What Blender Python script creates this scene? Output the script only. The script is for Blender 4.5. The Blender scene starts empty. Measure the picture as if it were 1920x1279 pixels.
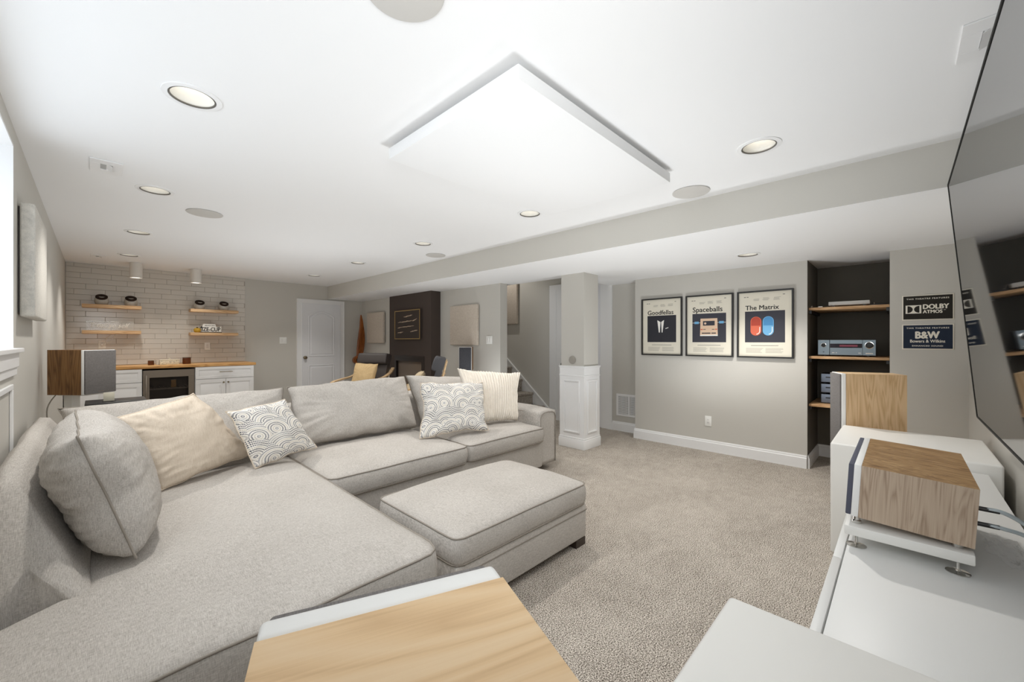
import bpy, bmesh, math, random
from mathutils import Vector, Matrix, noise
R = random.Random(7)
PI = math.pi
scene = bpy.context.scene
COL = scene.collection

# ------------------------------------------------------------------ camera
cam_d = bpy.data.cameras.new('camera'); cam = bpy.data.objects.new('camera', cam_d); COL.objects.link(cam)
cam_d.sensor_width = 36.0; cam_d.lens = 755.0 / 1920.0 * 36.0
cam_d.clip_start = 0.02; cam_d.clip_end = 100
TH = math.atan2(780, 755)                       # view direction: this angle clockwise from +Y
cam.location = (0, 0, 1.32); cam.rotation_euler = (PI / 2, 0, -TH)
scene.camera = cam
# ------------------------------------------------------------------ view + world
vs = scene.view_settings
vs.view_transform = 'Standard'; vs.look = 'None'; vs.gamma = 1.0; vs.use_curve_mapping = False
vs.exposure = 0.04
scene.cycles.max_bounces = 10; scene.cycles.diffuse_bounces = 6; scene.cycles.glossy_bounces = 4
scene.cycles.use_denoising = True
scene.cycles.caustics_reflective = False; scene.cycles.caustics_refractive = False
world = bpy.data.worlds.new('daylight_sky'); scene.world = world; world.use_nodes = True
bg = world.node_tree.nodes['Background']; bg.inputs[0].default_value = (0.86, 0.93, 1.0, 1); bg.inputs[1].default_value = 1.6
# ------------------------------------------------------------------ lights
WINDOW_W = 7; CAN_W = 11; WALLWASH_W = 3
def area(name, loc, rot, sx, sy, w, col):
    l = bpy.data.lights.new(name, 'AREA'); l.shape = 'RECTANGLE'; l.size = sx; l.size_y = sy; l.energy = w; l.color = col
    o = bpy.data.objects.new(name, l); COL.objects.link(o); o.location = loc; o.rotation_euler = rot; return o
# daylight entering by the window in the left wall
area('window_daylight', (-0.62, 2.16, 1.80), (0, -PI / 2, 0), 1.0, 2.0, WINDOW_W, (0.80, 0.90, 1.0))
# added unseen upward fill lights that brighten the ceiling
def fill_spot(x, y, z, w, size=2.75):
    l = bpy.data.lights.new('ceiling_fill', 'SPOT'); l.energy = w; l.spot_size = size; l.spot_blend = 0.8; l.shadow_soft_size = 0.20; l.color = (0.93, 0.97, 1)
    o = bpy.data.objects.new('ceiling_fill', l); COL.objects.link(o); o.location = (x, y, z); o.rotation_euler = (PI, 0, 0)
fill_spot(1.9, 1.30, 0.50, 68)
fill_spot(0.55, 0.75, 0.80, 10)
fill_spot(1.6, 4.9, 0.40, 58)
fill_spot(3.9, 1.6, 0.20, 56)
fill_spot(3.55, 3.95, 0.30, 22)
fill_spot(1.8, 6.6, 0.40, 16)
# soft flash next to the camera
l = bpy.data.lights.new('camera_flash', 'SPOT'); l.energy = 85; l.spot_size = 2.3; l.spot_blend = 1.0; l.shadow_soft_size = 0.40; l.color = (0.96, 0.985, 1)
o = bpy.data.objects.new('camera_flash', l); COL.objects.link(o); o.location = (0.05, 0.0, 1.85); o.rotation_euler = (PI / 2 - 0.12, 0, -TH)

# ------------------------------------------------------------------ materials
def srgb(r, g, b):
    f = lambda c: (c / 255 / 12.92) if c / 255 <= 0.04045 else ((c / 255 + 0.055) / 1.055) ** 2.4
    return (f(r), f(g), f(b), 1)
def mat(name, col, rough=0.5, metal=0.0, spec=0.5, **kw):
    m = bpy.data.materials.new(name); m.use_nodes = True
    b = m.node_tree.nodes['Principled BSDF']
    b.inputs['Base Color'].default_value = col; b.inputs['Roughness'].default_value = rough
    b.inputs['Metallic'].default_value = metal; b.inputs['Specular IOR Level'].default_value = spec
    for k, v in kw.items():
        b.inputs[k.replace('_', ' ')].default_value = v
    return m
def N(m, t, **kw):
    n = m.node_tree.nodes.new(t)
    for k, v in kw.items(): setattr(n, k, v)
    return n
def L(m, a, b): m.node_tree.links.new(a, b)
def bsdf(m): return m.node_tree.nodes['Principled BSDF']
def coords(m, scale=(1, 1, 1), rot=(0, 0, 0), kind='Object'):
    tc = N(m, 'ShaderNodeTexCoord'); mp = N(m, 'ShaderNodeMapping')
    mp.inputs['Scale'].default_value = scale; mp.inputs['Rotation'].default_value = rot
    L(m, tc.outputs[kind], mp.inputs['Vector']); return mp.outputs['Vector']
def noise_n(m, vec, scale, detail=3, rough=0.5, dist=0.0):
    n = N(m, 'ShaderNodeTexNoise'); n.inputs['Scale'].default_value = scale; n.inputs['Detail'].default_value = detail
    n.inputs['Roughness'].default_value = rough; n.inputs['Distortion'].default_value = dist
    L(m, vec, n.inputs['Vector']); return n.outputs['Fac']
def ramp(m, fac, stops):
    r = N(m, 'ShaderNodeValToRGB'); e = r.color_ramp.elements
    while len(e) < len(stops): e.new(0.5)
    for i, (p, c) in enumerate(stops): e[i].position = p; e[i].color = c
    L(m, fac, r.inputs['Fac']); return r.outputs['Color']
def bump(m, h, strength=0.2, dist=0.01):
    b = N(m, 'ShaderNodeBump'); b.inputs['Strength'].default_value = strength; b.inputs['Distance'].default_value = dist
    L(m, h, b.inputs['Height']); L(m, b.outputs['Normal'], bsdf(m).inputs['Normal'])
def mathn(m, op, a, b=None):
    n = N(m, 'ShaderNodeMath', operation=op)
    for i, x in enumerate((a, b)):
        if x is None: continue
        if isinstance(x, (int, float)): n.inputs[i].default_value = x
        else: L(m, x, n.inputs[i])
    return n.outputs[0]
def mixc(m, fac, a, b):
    n = N(m, 'ShaderNodeMix', data_type='RGBA')
    for i, x in ((0, fac), (6, a), (7, b)):
        if isinstance(x, (int, float)): n.inputs[i].default_value = x
        elif isinstance(x, tuple): n.inputs[i].default_value = x
        else: L(m, x, n.inputs[i])
    return n.outputs[2]

def paint(name, col, rough=0.7):
    m = mat(name, col, rough, spec=0.3); v = coords(m); bump(m, noise_n(m, v, 220, 2), 0.05, 0.002); return m
M_WALL = paint('grey_wall_paint', srgb(200, 197, 190))
M_CEIL = paint('white_ceiling_paint', srgb(238, 238, 238), 0.8)
M_TRIM = mat('white_trim_paint', srgb(236, 236, 236), 0.4)
M_BROWN = paint('dark_brown_paint', srgb(74, 64, 59))
M_NICHE = paint('charcoal_paint', srgb(102, 97, 88))
M_DOOR = mat('white_door_paint', srgb(228, 229, 232), 0.45)

def fabric(name, ca, cb, sc=1.0, bumpk=0.25):
    m = mat(name, ca, 0.95, spec=0.1)
    a = noise_n(m, coords(m, (60 * sc, 700 * sc, 700 * sc)), 1.0, 3, 0.6)
    b = noise_n(m, coords(m, (700 * sc, 60 * sc, 60 * sc)), 1.0, 3, 0.6)
    c = noise_n(m, coords(m), 3, 2)
    s = mathn(m, 'ADD', mathn(m, 'MULTIPLY', a, 0.45), mathn(m, 'MULTIPLY', b, 0.45))
    s = mathn(m, 'ADD', s, mathn(m, 'MULTIPLY', c, 0.10))
    L(m, ramp(m, s, [(0.36, cb), (0.60, ca)]), bsdf(m).inputs['Base Color'])
    bump(m, s, bumpk, 0.004); return m
M_SOFA = fabric('greige_linen', srgb(207, 202, 196), srgb(155, 149, 142))
M_WELT = mat('linen_welt', srgb(150, 143, 134), 0.95, spec=0.1)
M_SEAM = mat('seam_shadow_tape', srgb(110, 104, 96), 0.95, spec=0.1)
M_CREAM = fabric('cream_velvet', srgb(226, 214, 198), srgb(205, 190, 172), 0.6, 0.08)
M_KNIT = fabric('ivory_chenille', srgb(240, 234, 224), srgb(222, 212, 198), 0.8, 0.15)
M_TAN = fabric('tan_cotton', srgb(222, 196, 152), srgb(196, 166, 122), 0.8, 0.1)
M_BEIGE = fabric('beige_cotton', srgb(214, 196, 166), srgb(188, 170, 140), 0.8, 0.1)
M_PANEL = fabric('oatmeal_acoustic_cloth', srgb(214, 203, 190), srgb(182, 170, 156), 0.5, 0.15)
M_PANELC = fabric('pale_acoustic_cloth', srgb(226, 222, 214), srgb(192, 190, 184), 0.5, 0.2)
M_GRILLE = fabric('grey_grille_cloth', srgb(134, 130, 128), srgb(104, 101, 99), 1.2, 0.1)
M_GRILLED = fabric('dark_grille_cloth', srgb(82, 82, 86), srgb(60, 60, 64), 1.2, 0.1)
M_LEATHER = mat('charcoal_leather', srgb(72, 66, 64), 0.55)
M_LEATHER2 = mat('slate_fabric', srgb(78, 78, 82), 0.8)

def carpet():
    m = mat('greige_carpet', srgb(160, 148, 134), 1.0, spec=0.05)
    v = coords(m)
    a = noise_n(m, v, 185, 2, 0.75); b = noise_n(m, v, 2.2, 3, 0.6, 0.6); c = noise_n(m, v, 14, 3, 0.6)
    s = mathn(m, 'ADD', mathn(m, 'MULTIPLY', a, 0.88), mathn(m, 'MULTIPLY', b, 0.06))
    s = mathn(m, 'ADD', s, mathn(m, 'MULTIPLY', c, 0.06))
    L(m, ramp(m, s, [(0.40, srgb(70, 63, 56)), (0.465, srgb(138, 129, 119)), (0.53, srgb(190, 181, 170)), (0.60, srgb(228, 221, 211))]), bsdf(m).inputs['Base Color'])
    bump(m, a, 0.35, 0.006); return m
M_CARPET = carpet()

def wood(name, ca, cb, cc, axis='Z', sc=1.0, rough=0.45, ring=0.0, bw=0.9):
    m = mat(name, ca, rough, spec=0.35)
    k = {'X': (1.2, 14, 14), 'Y': (14, 1.2, 14), 'Z': (14, 14, 1.2)}[axis]
    k = tuple(x * sc for x in k)
    v = coords(m, k)
    a = noise_n(m, v, 1.0, 2, 0.5, 0.6 + ring)
    # contour bands of the slow noise give cathedral grain; a fast stretched noise gives pores
    band = mathn(m, 'FRACT', mathn(m, 'MULTIPLY', a, 9.0))
    band = mathn(m, 'ABSOLUTE', mathn(m, 'SUBTRACT', band, 0.5))
    k2 = {'X': (4, 260, 260), 'Y': (260, 4, 260), 'Z': (260, 260, 4)}[axis]
    p = noise_n(m, coords(m, k2), 1.0, 2, 0.6)
    s = mathn(m, 'ADD', mathn(m, 'ADD', mathn(m, 'MULTIPLY', band, bw), (0.9 - bw) * .25), mathn(m, 'MULTIPLY', p, 0.5))
    s = mathn(m, 'ADD', s, mathn(m, 'MULTIPLY', a, 0.35))
    L(m, ramp(m, s, [(0.40, cc), (0.62, ca), (0.95, cb)]), bsdf(m).inputs['Base Color'])
    bump(m, p, 0.05, 0.002); return m
M_OAK = wood('light_oak_veneer', srgb(210, 178, 138), srgb(220, 190, 152), srgb(192, 158, 116))
M_OAKTOP = wood('oak_lit_top_veneer', srgb(226, 194, 152), srgb(232, 204, 166), srgb(212, 178, 136), 'X', 0.7)  # same oak, paler: the light on the top is put into the colour
M_OAKC = wood('oak_dim_side_veneer', srgb(182, 162, 142), srgb(196, 178, 158), srgb(150, 128, 108), 'Z', 1.8, bw=.55)  # same oak again, the dimmer light on this side painted into its tone
M_OAKCT = wood('oak_burl_shaded_top', srgb(146, 112, 70), srgb(180, 148, 104), srgb(108, 76, 42), 'Y', 1.5, 0.45, 1.9)  # burl grain, with the top's weak light painted in as darker oak
M_OAKSHADE = wood('oak_shade_veneer', srgb(128, 92, 54), srgb(150, 112, 70), srgb(98, 68, 38))  # same oak as the towers, shade put into the colour
M_BUTCHER = wood('butcher_block', srgb(206, 158, 100), srgb(222, 178, 120), srgb(170, 122, 70), 'X', 1.0, 0.35)
M_SHELFW = wood('pale_oak_shelf_wood', srgb(216, 180, 138), srgb(228, 196, 156), srgb(190, 150, 108), 'X', 1.0, 0.5)
M_NSHELF = wood('niche_shelf_wood', srgb(198, 158, 116), srgb(214, 176, 134), srgb(166, 126, 86), 'Y', 1.0, 0.5)
M_BIRCH = wood('bent_birch', srgb(222, 190, 148), srgb(232, 204, 164), srgb(200, 164, 120), 'Y', 1.0, 0.4)
M_PROP = wood('varnished_propeller_wood', srgb(140, 80, 34), srgb(166, 100, 46), srgb(104, 56, 22), 'Z', 1.0, 0.3)
M_DARKFOOT = mat('espresso_foot', srgb(52, 40, 34), 0.4)
M_WHITE = mat('white_lacquer', srgb(234, 233, 229), 0.42)
M_WHITEC = mat('white_console_lacquer', srgb(228, 228, 226), 0.4)
M_BAFFLE = mat('white_baffle', srgb(240, 240, 238), 0.4)
M_TILE = mat('glazed_white_tile', srgb(208, 203, 195), 0.15)
M_GROUT = mat('grey_grout', srgb(172, 165, 156), 0.9)
M_BLACK = mat('black_paint', srgb(30, 29, 28), 0.4)
M_BLACKG = mat('black_gloss', srgb(14, 14, 15), 0.08)
M_CHROME = mat('chrome', srgb(210, 208, 204), 0.12, 1.0)
M_STEEL = mat('brushed_steel', srgb(150, 140, 128), 0.35, 1.0)
M_NICKEL = mat('aged_nickel', srgb(150, 138, 118), 0.3, 1.0)
M_GOLD = mat('brass_frame', srgb(190, 160, 104), 0.35, 0.6)
M_SILVER = mat('silver_faceplate', srgb(140, 155, 165), 0.4, 0.35)
M_SILVER2 = mat('silver_faceplate_dull', srgb(124, 134, 150), 0.4, 0.35)
M_PLASTIC = mat('white_plastic', srgb(240, 240, 236), 0.35)
M_SPKCEIL = mat('ceiling_speaker_cloth', srgb(198, 195, 190), 0.9)
M_PRINT = mat('poster_paper', srgb(226, 220, 204), 0.6)
M_PNAVY = mat('poster_ink_field', srgb(52, 52, 62), 0.6)
M_PBLACK = mat('poster_ink_dark', srgb(38, 38, 46), 0.6)
M_INK = mat('print_ink', srgb(36, 34, 32), 0.6)
M_INKG = mat('print_ink_grey', srgb(168, 164, 154), 0.6)
M_RED = mat('print_red', srgb(214, 104, 76), 0.6); M_RED2 = mat('print_red_deep', srgb(176, 66, 46), 0.6)
M_BLUE = mat('print_blue', srgb(110, 172, 214), 0.6); M_BLUE2 = mat('print_blue_deep', srgb(70, 138, 190), 0.6)
M_PEACH = mat('print_peach', srgb(226, 196, 168), 0.6); M_PWHITE = mat('print_white', srgb(240, 238, 232), 0.6)
M_SIGNB = mat('sign_black', srgb(44, 41, 36), 0.6, spec=.2); M_SIGNN = mat('sign_navy', srgb(36, 46, 64), 0.6, spec=.2)
M_SIGNS = mat('sign_silver', srgb(232, 226, 212), 0.4, 0.1)
M_EMIT = mat('lamp_diffuser', (1, 1, 1, 1), 0.5, Emission_Color=(1, 0.95, 0.86, 1), Emission_Strength=2.2)
M_EMITP = mat('pendant_diffuser', (1, 1, 1, 1), 0.5, Emission_Color=(1, 0.97, 0.92, 1), Emission_Strength=1.6)
M_CANIN = mat('can_reflector', srgb(230, 228, 222), 0.5)
M_CANRING = mat('can_gap_ring', srgb(96, 92, 86), 0.5)
M_PENDANT = mat('pendant_taupe', srgb(222, 217, 210), 0.5)
M_AMBER = mat('amber_glass', srgb(92, 46, 22), 0.1, spec=0.6)
M_GLASS = mat('clear_glass', (1, 1, 1, 1), 0.02, Transmission_Weight=1.0, IOR=1.35)
M_JAR = mat('jar_glass', srgb(226, 221, 212), 0.08, spec=.8, Alpha=.5)
M_ACRYL = mat('clear_acrylic', srgb(225, 225, 220), 0.05, spec=.6, Alpha=.16)
M_WPANE = mat('window_glass', (1, 1, 1, 1), 0.0, Alpha=.06)
M_DARKLID = mat('dark_wood_lid', srgb(44, 30, 22), 0.6, spec=.2)
M_YELLOW = mat('lemon_yellow', srgb(196, 158, 50), 0.5)
M_KRAFT = mat('kraft_box', srgb(196, 146, 72), 0.6)
M_TIN = mat('cream_tin', srgb(222, 216, 196), 0.5)
M_FRIDGEIN = mat('fridge_dark_interior', srgb(40, 34, 30), 0.5)
M_FGLASS = mat('tinted_glass', srgb(50, 44, 40), 0.05, Alpha=.35)
M_ARTBK = mat('art_canvas', srgb(56, 46, 40), 0.7); M_ARTST = mat('art_stroke', srgb(190, 168, 144), 0.7)
M_FIREGL = mat('firebox_glass', srgb(40, 35, 32), 0.12)
M_FIREREFL = mat('firebox_reflection', srgb(168, 148, 130), 0.5)  # pale brown paints the reflection seen in the fireplace glass
M_FIREG2 = mat('firebox_clear_glass', srgb(50, 44, 40), 0.06, Alpha=.18)
M_TV = mat('tv_screen_glass', srgb(16, 17, 19), 0.035, spec=1.0, IOR=3.2)
M_TVED = mat('tv_metal_edge', srgb(58, 56, 53), 0.55, 0.3)
M_SUBTUBE = mat('clear_cable_sheath', srgb(196, 206, 210), 0.25, Transmission_Weight=0.25)
M_VENTIN = mat('vent_opening_grey', srgb(176, 176, 174), 0.8)
M_NICHEV = mat('vent_shadow', srgb(110, 106, 98), 0.8)

def arcs_fabric():
    m = mat('arc_print_cotton', srgb(232, 224, 212), 0.95, spec=0.1)
    uv = coords(m, (1, 1, 1), kind='UV')
    vo = N(m, 'ShaderNodeTexVoronoi', voronoi_dimensions='2D'); vo.inputs['Scale'].default_value = 4.0; vo.inputs['Randomness'].default_value = 1.0
    L(m, uv, vo.inputs['Vector'])
    sub = N(m, 'ShaderNodeVectorMath', operation='SUBTRACT'); L(m, uv, sub.inputs[0]); L(m, vo.outputs['Position'], sub.inputs[1])
    sx = N(m, 'ShaderNodeSeparateXYZ'); L(m, sub.outputs[0], sx.inputs[0])
    ang = mathn(m, 'ARCTAN2', mathn(m, 'ADD', sx.outputs[1], 0.11), sx.outputs[0])
    ln = N(m, 'ShaderNodeVectorMath', operation='LENGTH')
    ad = N(m, 'ShaderNodeVectorMath', operation='ADD'); L(m, sub.outputs[0], ad.inputs[0]); ad.inputs[1].default_value = (0, 0.11, 0)
    L(m, ad.outputs[0], ln.inputs[0]); d = ln.outputs['Value']
    rk = mathn(m, 'MULTIPLY', d, 32.0); ring = mathn(m, 'FRACT', rk); rid = mathn(m, 'FLOOR', rk)
    rm = mathn(m, 'LESS_THAN', mathn(m, 'ABSOLUTE', mathn(m, 'SUBTRACT', ring, 0.5)), 0.26)
    dash = mathn(m, 'FRACT', mathn(m, 'MULTIPLY', mathn(m, 'MULTIPLY', ang, mathn(m, 'ADD', rid, 3.0)), 1.25))
    dm = mathn(m, 'LESS_THAN', mathn(m, 'ABSOLUTE', mathn(m, 'SUBTRACT', dash, 0.5)), 0.33)
    mask = mathn(m, 'MULTIPLY', rm, dm)
    nz = noise_n(m, uv, 3.6, 1); wn = N(m, 'ShaderNodeTexWhiteNoise', noise_dimensions='1D'); L(m, mathn(m, 'ADD', rid, mathn(m, 'MULTIPLY', vo.outputs['Distance'], 0.0)), wn.inputs['W'])
    tone = mathn(m, 'ADD', mathn(m, 'MULTIPLY', wn.outputs['Value'], 0.45), mathn(m, 'MULTIPLY', nz, 0.75))
    ink = ramp(m, tone, [(0.42, srgb(206, 198, 186)), (0.54, srgb(158, 160, 166)), (0.64, srgb(92, 96, 110)), (0.76, srgb(50, 56, 76))])
    L(m, mixc(m, mask, srgb(240, 236, 229), ink), bsdf(m).inputs['Base Color'])
    return m
M_ARCS = arcs_fabric()
def wavy_tin():
    m = mat('tin_with_wavy_drawing', srgb(222, 216, 196), 0.5)
    v = coords(m, (18, 18, 30)); a = noise_n(m, v, 1.0, 0, 0.5, 1.0)
    s = mathn(m, 'ABSOLUTE', mathn(m, 'SUBTRACT', mathn(m, 'FRACT', mathn(m, 'MULTIPLY', a, 4)), 0.5))
    L(m, ramp(m, s, [(0.03, srgb(90, 86, 74)), (0.07, srgb(224, 218, 198))]), bsdf(m).inputs['Base Color']); return m
M_TINW = wavy_tin()

# ------------------------------------------------------------------ object helpers
def link_mesh(name, bm, m, parent=None, smooth=False, mw=None):
    me = bpy.data.meshes.new(name); bmesh.ops.recalc_face_normals(bm, faces=bm.faces); bm.to_mesh(me); bm.free()
    mats = m if isinstance(m, (list, tuple)) else [m]
    for x in mats: me.materials.append(x)
    if smooth:
        for p in me.polygons: p.use_smooth = True
    o = bpy.data.objects.new(name, me); COL.objects.link(o)
    if parent is not None: o.parent = parent
    if mw is not None: o.matrix_basis = mw
    return o
def autosmooth(o, ang=40):
    for p in o.data.polygons: p.use_smooth = True
    o.data.set_sharp_from_angle(angle=math.radians(ang)); return o
def thing(name, label, cat, loc=(0, 0, 0), rz=0.0, group=None, mw=None):
    o = bpy.data.objects.new(name, None); COL.objects.link(o); o.empty_display_size = 0.05
    if mw is not None: o.matrix_world = mw
    else: o.location = loc; o.rotation_euler = (0, 0, rz)
    o['label'] = label; o['category'] = cat
    if group: o['group'] = group
    return o
def tag(o, label, cat, group=None):
    o['label'] = label; o['category'] = cat
    if group: o['group'] = group
    return o
def structure(o): o['kind'] = 'structure'; return o
def frame_m(origin, ax, up):
    ax = Vector(ax).normalized(); up = Vector(up); up = (up - ax * up.dot(ax)).normalized(); n = ax.cross(up)
    M = Matrix((ax, up, n)).transposed().to_4x4(); M.translation = Vector(origin); return M
def bx(bm, x0, x1, y0, y1, z0, z1, bev=0.0, seg=2, mi=0):
    v = [bm.verts.new(c) for c in ((x0, y0, z0), (x1, y0, z0), (x1, y1, z0), (x0, y1, z0), (x0, y0, z1), (x1, y0, z1), (x1, y1, z1), (x0, y1, z1))]
    fs = [bm.faces.new([v[i] for i in f]) for f in ((0, 3, 2, 1), (4, 5, 6, 7), (0, 1, 5, 4), (1, 2, 6, 5), (2, 3, 7, 6), (3, 0, 4, 7))]
    for f in fs: f.material_index = mi
    if bev > 0:
        es = list({e for f in fs for e in f.edges})
        r = bmesh.ops.bevel(bm, geom=es, offset=bev, segments=seg, affect='EDGES', profile=0.5)
        for f in r['faces']: f.material_index = mi
    return fs
def box(name, dims, m, parent=None, bev=0.0, seg=2, mw=None):
    bm = bmesh.new(); bx(bm, *dims, bev=bev, seg=seg)
    o = link_mesh(name, bm, m, parent, mw=mw)
    if bev > 0: autosmooth(o)
    return o
def boxes(name, lst, m, parent=None, bev=0.0, mw=None):
    bm = bmesh.new()
    for d in lst: bx(bm, *d, bev=bev)
    return link_mesh(name, bm, m, parent, mw=mw)
def lathe_bm(bm, prof, n=32, c=(0, 0, 0), axis='z', close=True):
    rings = []
    for r, h in prof:
        ring = []
        for i in range(n):
            a = 2 * PI * i / n
            p = (r * math.cos(a), r * math.sin(a), h)
            if axis == 'x': p = (h, r * math.cos(a), r * math.sin(a))
            if axis == 'y': p = (r * math.cos(a), h, r * math.sin(a))
            ring.append(bm.verts.new((p[0] + c[0], p[1] + c[1], p[2] + c[2])))
        rings.append(ring)
    for a, b in zip(rings, rings[1:]):
        for i in range(n): bm.faces.new((a[i], a[(i + 1) % n], b[(i + 1) % n], b[i]))
    if close:
        if prof[0][0] > 1e-5: bm.faces.new(rings[0])
        if prof[-1][0] > 1e-5: bm.faces.new(rings[-1][::-1])
def lathe(name, prof, m, parent=None, n=32, c=(0, 0, 0), axis='z', close=True, mw=None):
    bm = bmesh.new(); lathe_bm(bm, prof, n, c, axis, close); return autosmooth(link_mesh(name, bm, m, parent, mw=mw), 35)
def poly(bm, pts, z0, z1=None, mi=0):
    """flat polygon at depth z0 or, with z1, a prism"""
    a = [bm.verts.new((x, y, z0)) for x, y in pts]
    f = bm.faces.new(a); f.material_index = mi
    if z1 is not None:
        b = [bm.verts.new((x, y, z1)) for x, y in pts]
        g = bm.faces.new(b[::-1]); g.material_index = mi
        n = len(pts)
        for i in range(n):
            q = bm.faces.new((a[i], a[(i + 1) % n], b[(i + 1) % n], b[i])); q.material_index = mi
def tube_bm(bm, pts, r, n=8, closed=False):
    pts = [Vector(p) for p in pts]; m = len(pts); rings = []
    prev = None
    for i, p in enumerate(pts):
        if closed: t = (pts[(i + 1) % m] - pts[i - 1]).normalized()
        else: t = (pts[min(i + 1, m - 1)] - pts[max(i - 1, 0)]).normalized()
        if prev is None:
            ref = Vector((0, 0, 1)) if abs(t.z) < 0.9 else Vector((1, 0, 0)); u = t.cross(ref).normalized()
        else: u = (prev - t * prev.dot(t)).normalized()
        prev = u; w = t.cross(u)
        rr = r(i / (m - 1)) if callable(r) else r
        rings.append([bm.verts.new(p + (u * math.cos(2 * PI * k / n) + w * math.sin(2 * PI * k / n)) * rr) for k in range(n)])
    rng = range(m if closed else m - 1)
    for i in rng:
        a, b = rings[i], rings[(i + 1) % m]
        for k in range(n): bm.faces.new((a[k], a[(k + 1) % n], b[(k + 1) % n], b[k]))
    if not closed: bm.faces.new(rings[0][::-1]); bm.faces.new(rings[-1])
def tube(name, pts, r, m, parent=None, n=8, closed=False, mw=None):
    bm = bmesh.new(); tube_bm(bm, pts, r, n, closed); return autosmooth(link_mesh(name, bm, m, parent, mw=mw), 60)
def smooth_path(pts, k=6):
    P = [Vector(p) for p in pts]; out = []
    for i in range(len(P) - 1):
        p0, p1, p2, p3 = P[max(i - 1, 0)], P[i], P[i + 1], P[min(i + 2, len(P) - 1)]
        for j in range(k):
            t = j / k
            out.append(0.5 * ((2 * p1) + (-p0 + p2) * t + (2 * p0 - 5 * p1 + 4 * p2 - p3) * t * t + (-p0 + 3 * p1 - 3 * p2 + p3) * t ** 3))
    out.append(P[-1]); return out
FONT = None
def text(name, body, m, parent, cx, cy, z, width=None, height=None, bold=0.0, shear=0.0, align='CENTER', space=1.0):
    """flat lettering in the parent's XY plane, fitted to a width and/or a height"""
    cu = bpy.data.curves.new(name, 'FONT'); cu.body = body; cu.size = 1.0; cu.shear = shear; cu.space_character = space
    cu.fill_mode = 'FRONT'; cu.resolution_u = 3
    tmp = bpy.data.objects.new(name + '_tmp', cu); COL.objects.link(tmp)
    dg = bpy.context.evaluated_depsgraph_get(); me = bpy.data.meshes.new_from_object(tmp.evaluated_get(dg))
    bpy.data.objects.remove(tmp); bpy.data.curves.remove(cu)
    xs = [v.co.x for v in me.vertices]; ys = [v.co.y for v in me.vertices]
    w, h = max(xs) - min(xs), max(ys) - min(ys)
    sx = width / w if width else height / h
    sy = height / h if height else sx
    for v in me.vertices:
        x = (v.co.x - (min(xs) + max(xs)) / 2) * sx if align == 'CENTER' else (v.co.x - min(xs)) * sx
        v.co = (cx + x, cy + (v.co.y - (min(ys) + max(ys)) / 2) * sy, z)
    if bold:      # heavier strokes: the same letters laid over themselves, slightly shifted
        bmt = bmesh.new(); s_ = bold * sy * .9
        for k_, (ax_, ay_) in enumerate(((0, 0), (s_, 0), (-s_, 0), (0, s_ * .7), (0, -s_ * .7))):
            q_ = me.copy()
            for v in q_.vertices: v.co.x += ax_; v.co.y += ay_; v.co.z += k_ * 1e-5
            bmt.from_mesh(q_); bpy.data.meshes.remove(q_)
        bmt.to_mesh(me); bmt.free()
    me.materials.clear(); me.materials.append(m); me.name = name
    o = bpy.data.objects.new(name, me); COL.objects.link(o); o.parent = parent; return o

# ------------------------------------------------------------------ room geometry numbers
XL, XS, XR, XN, XE = -0.29, 3.20, 5.11, 5.79, 5.36
YN, YF = -0.404, 8.20
ZC, ZS = 2.402, 2.153
CANS = [(0.298, 2.258), (2.56, 0.57), (0.295, 3.847), (0.295, 5.455), (0.289, 6.98), (2.56, 2.267), (2.522, 3.816), (2.514, 5.395), (2.503, 6.967)]
SOFFIT_CAN = (4.37, 1.067)

def plate_with_holes(bm, outer, holes, z, mi=0, n=40):
    """horizontal plate facing down with round holes"""
    es = []
    def loop(pts):
        vs = [bm.verts.new((x, y, z)) for x, y in pts]
        for i in range(len(vs)): es.append(bm.edges.new((vs[i], vs[(i + 1) % len(vs)])))
    loop(outer)
    for (cx, cy, r) in holes: loop([(cx + r * math.cos(2 * PI * i / n), cy + r * math.sin(2 * PI * i / n)) for i in range(n)])
    res = bmesh.ops.triangle_fill(bm, edges=es, use_beauty=True)
    for g in res['geom']:
        if isinstance(g, bmesh.types.BMFace): g.material_index = mi

# floor
structure(box('floor', (XL - 0.1, 5.95, YN - 0.1, YF + 0.1, -0.06, 0.0), M_CARPET))
# ceiling with can-light openings
bm = bmesh.new()
plate_with_holes(bm, [(XL - 0.1, YN - 0.1), (XS + 0.05, YN - 0.1), (XS + 0.05, YF + 0.1), (XL - 0.1, YF + 0.1)], [(x, y, 0.083) for x, y in CANS], ZC)
structure(link_mesh('ceiling', bm, M_CEIL))
structure(box('ceiling', (XL - 0.1, 5.95, YN - 0.1, YF + 0.1, 2.60, 2.66), M_CEIL)) if False else None
# walls
structure(boxes('wall_left', [(XL - 0.30, XL, YN - 0.12, 0.9, 0, 2.55), (XL - 0.30, XL, 3.22, YF + 0.12, 0, 2.55),
                              (XL - 0.30, XL, 0.9, 3.22, 0, 1.262), (XL - 0.30, XL, 0.9, 3.22, 2.31, 2.55)], M_WALL))
structure(box('wall_television', (XL - 0.30, 6.0, YN - 0.12, YN, 0, 2.55), M_WALL))
wall_far = structure(box('wall_far', (XL - 0.30, 4.3, YF, YF + 0.12, 0, 2.55), M_WALL))
wr = structure(boxes('wall_right', [(3.93, 4.10, 6.93, YF, 0, 2.3), (4.04, 4.18, 4.145, 5.60, 0, 2.3)], M_WALL))
structure(boxes('wall_poster', [(XR, XE, 0.701, 2.61, 0, 2.3), (XE, XN + .1, .701, .80, 0, 2.3), (XR, XN + 0.1, YN, 0.0799, 0, 2.3)], M_WALL))
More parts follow.
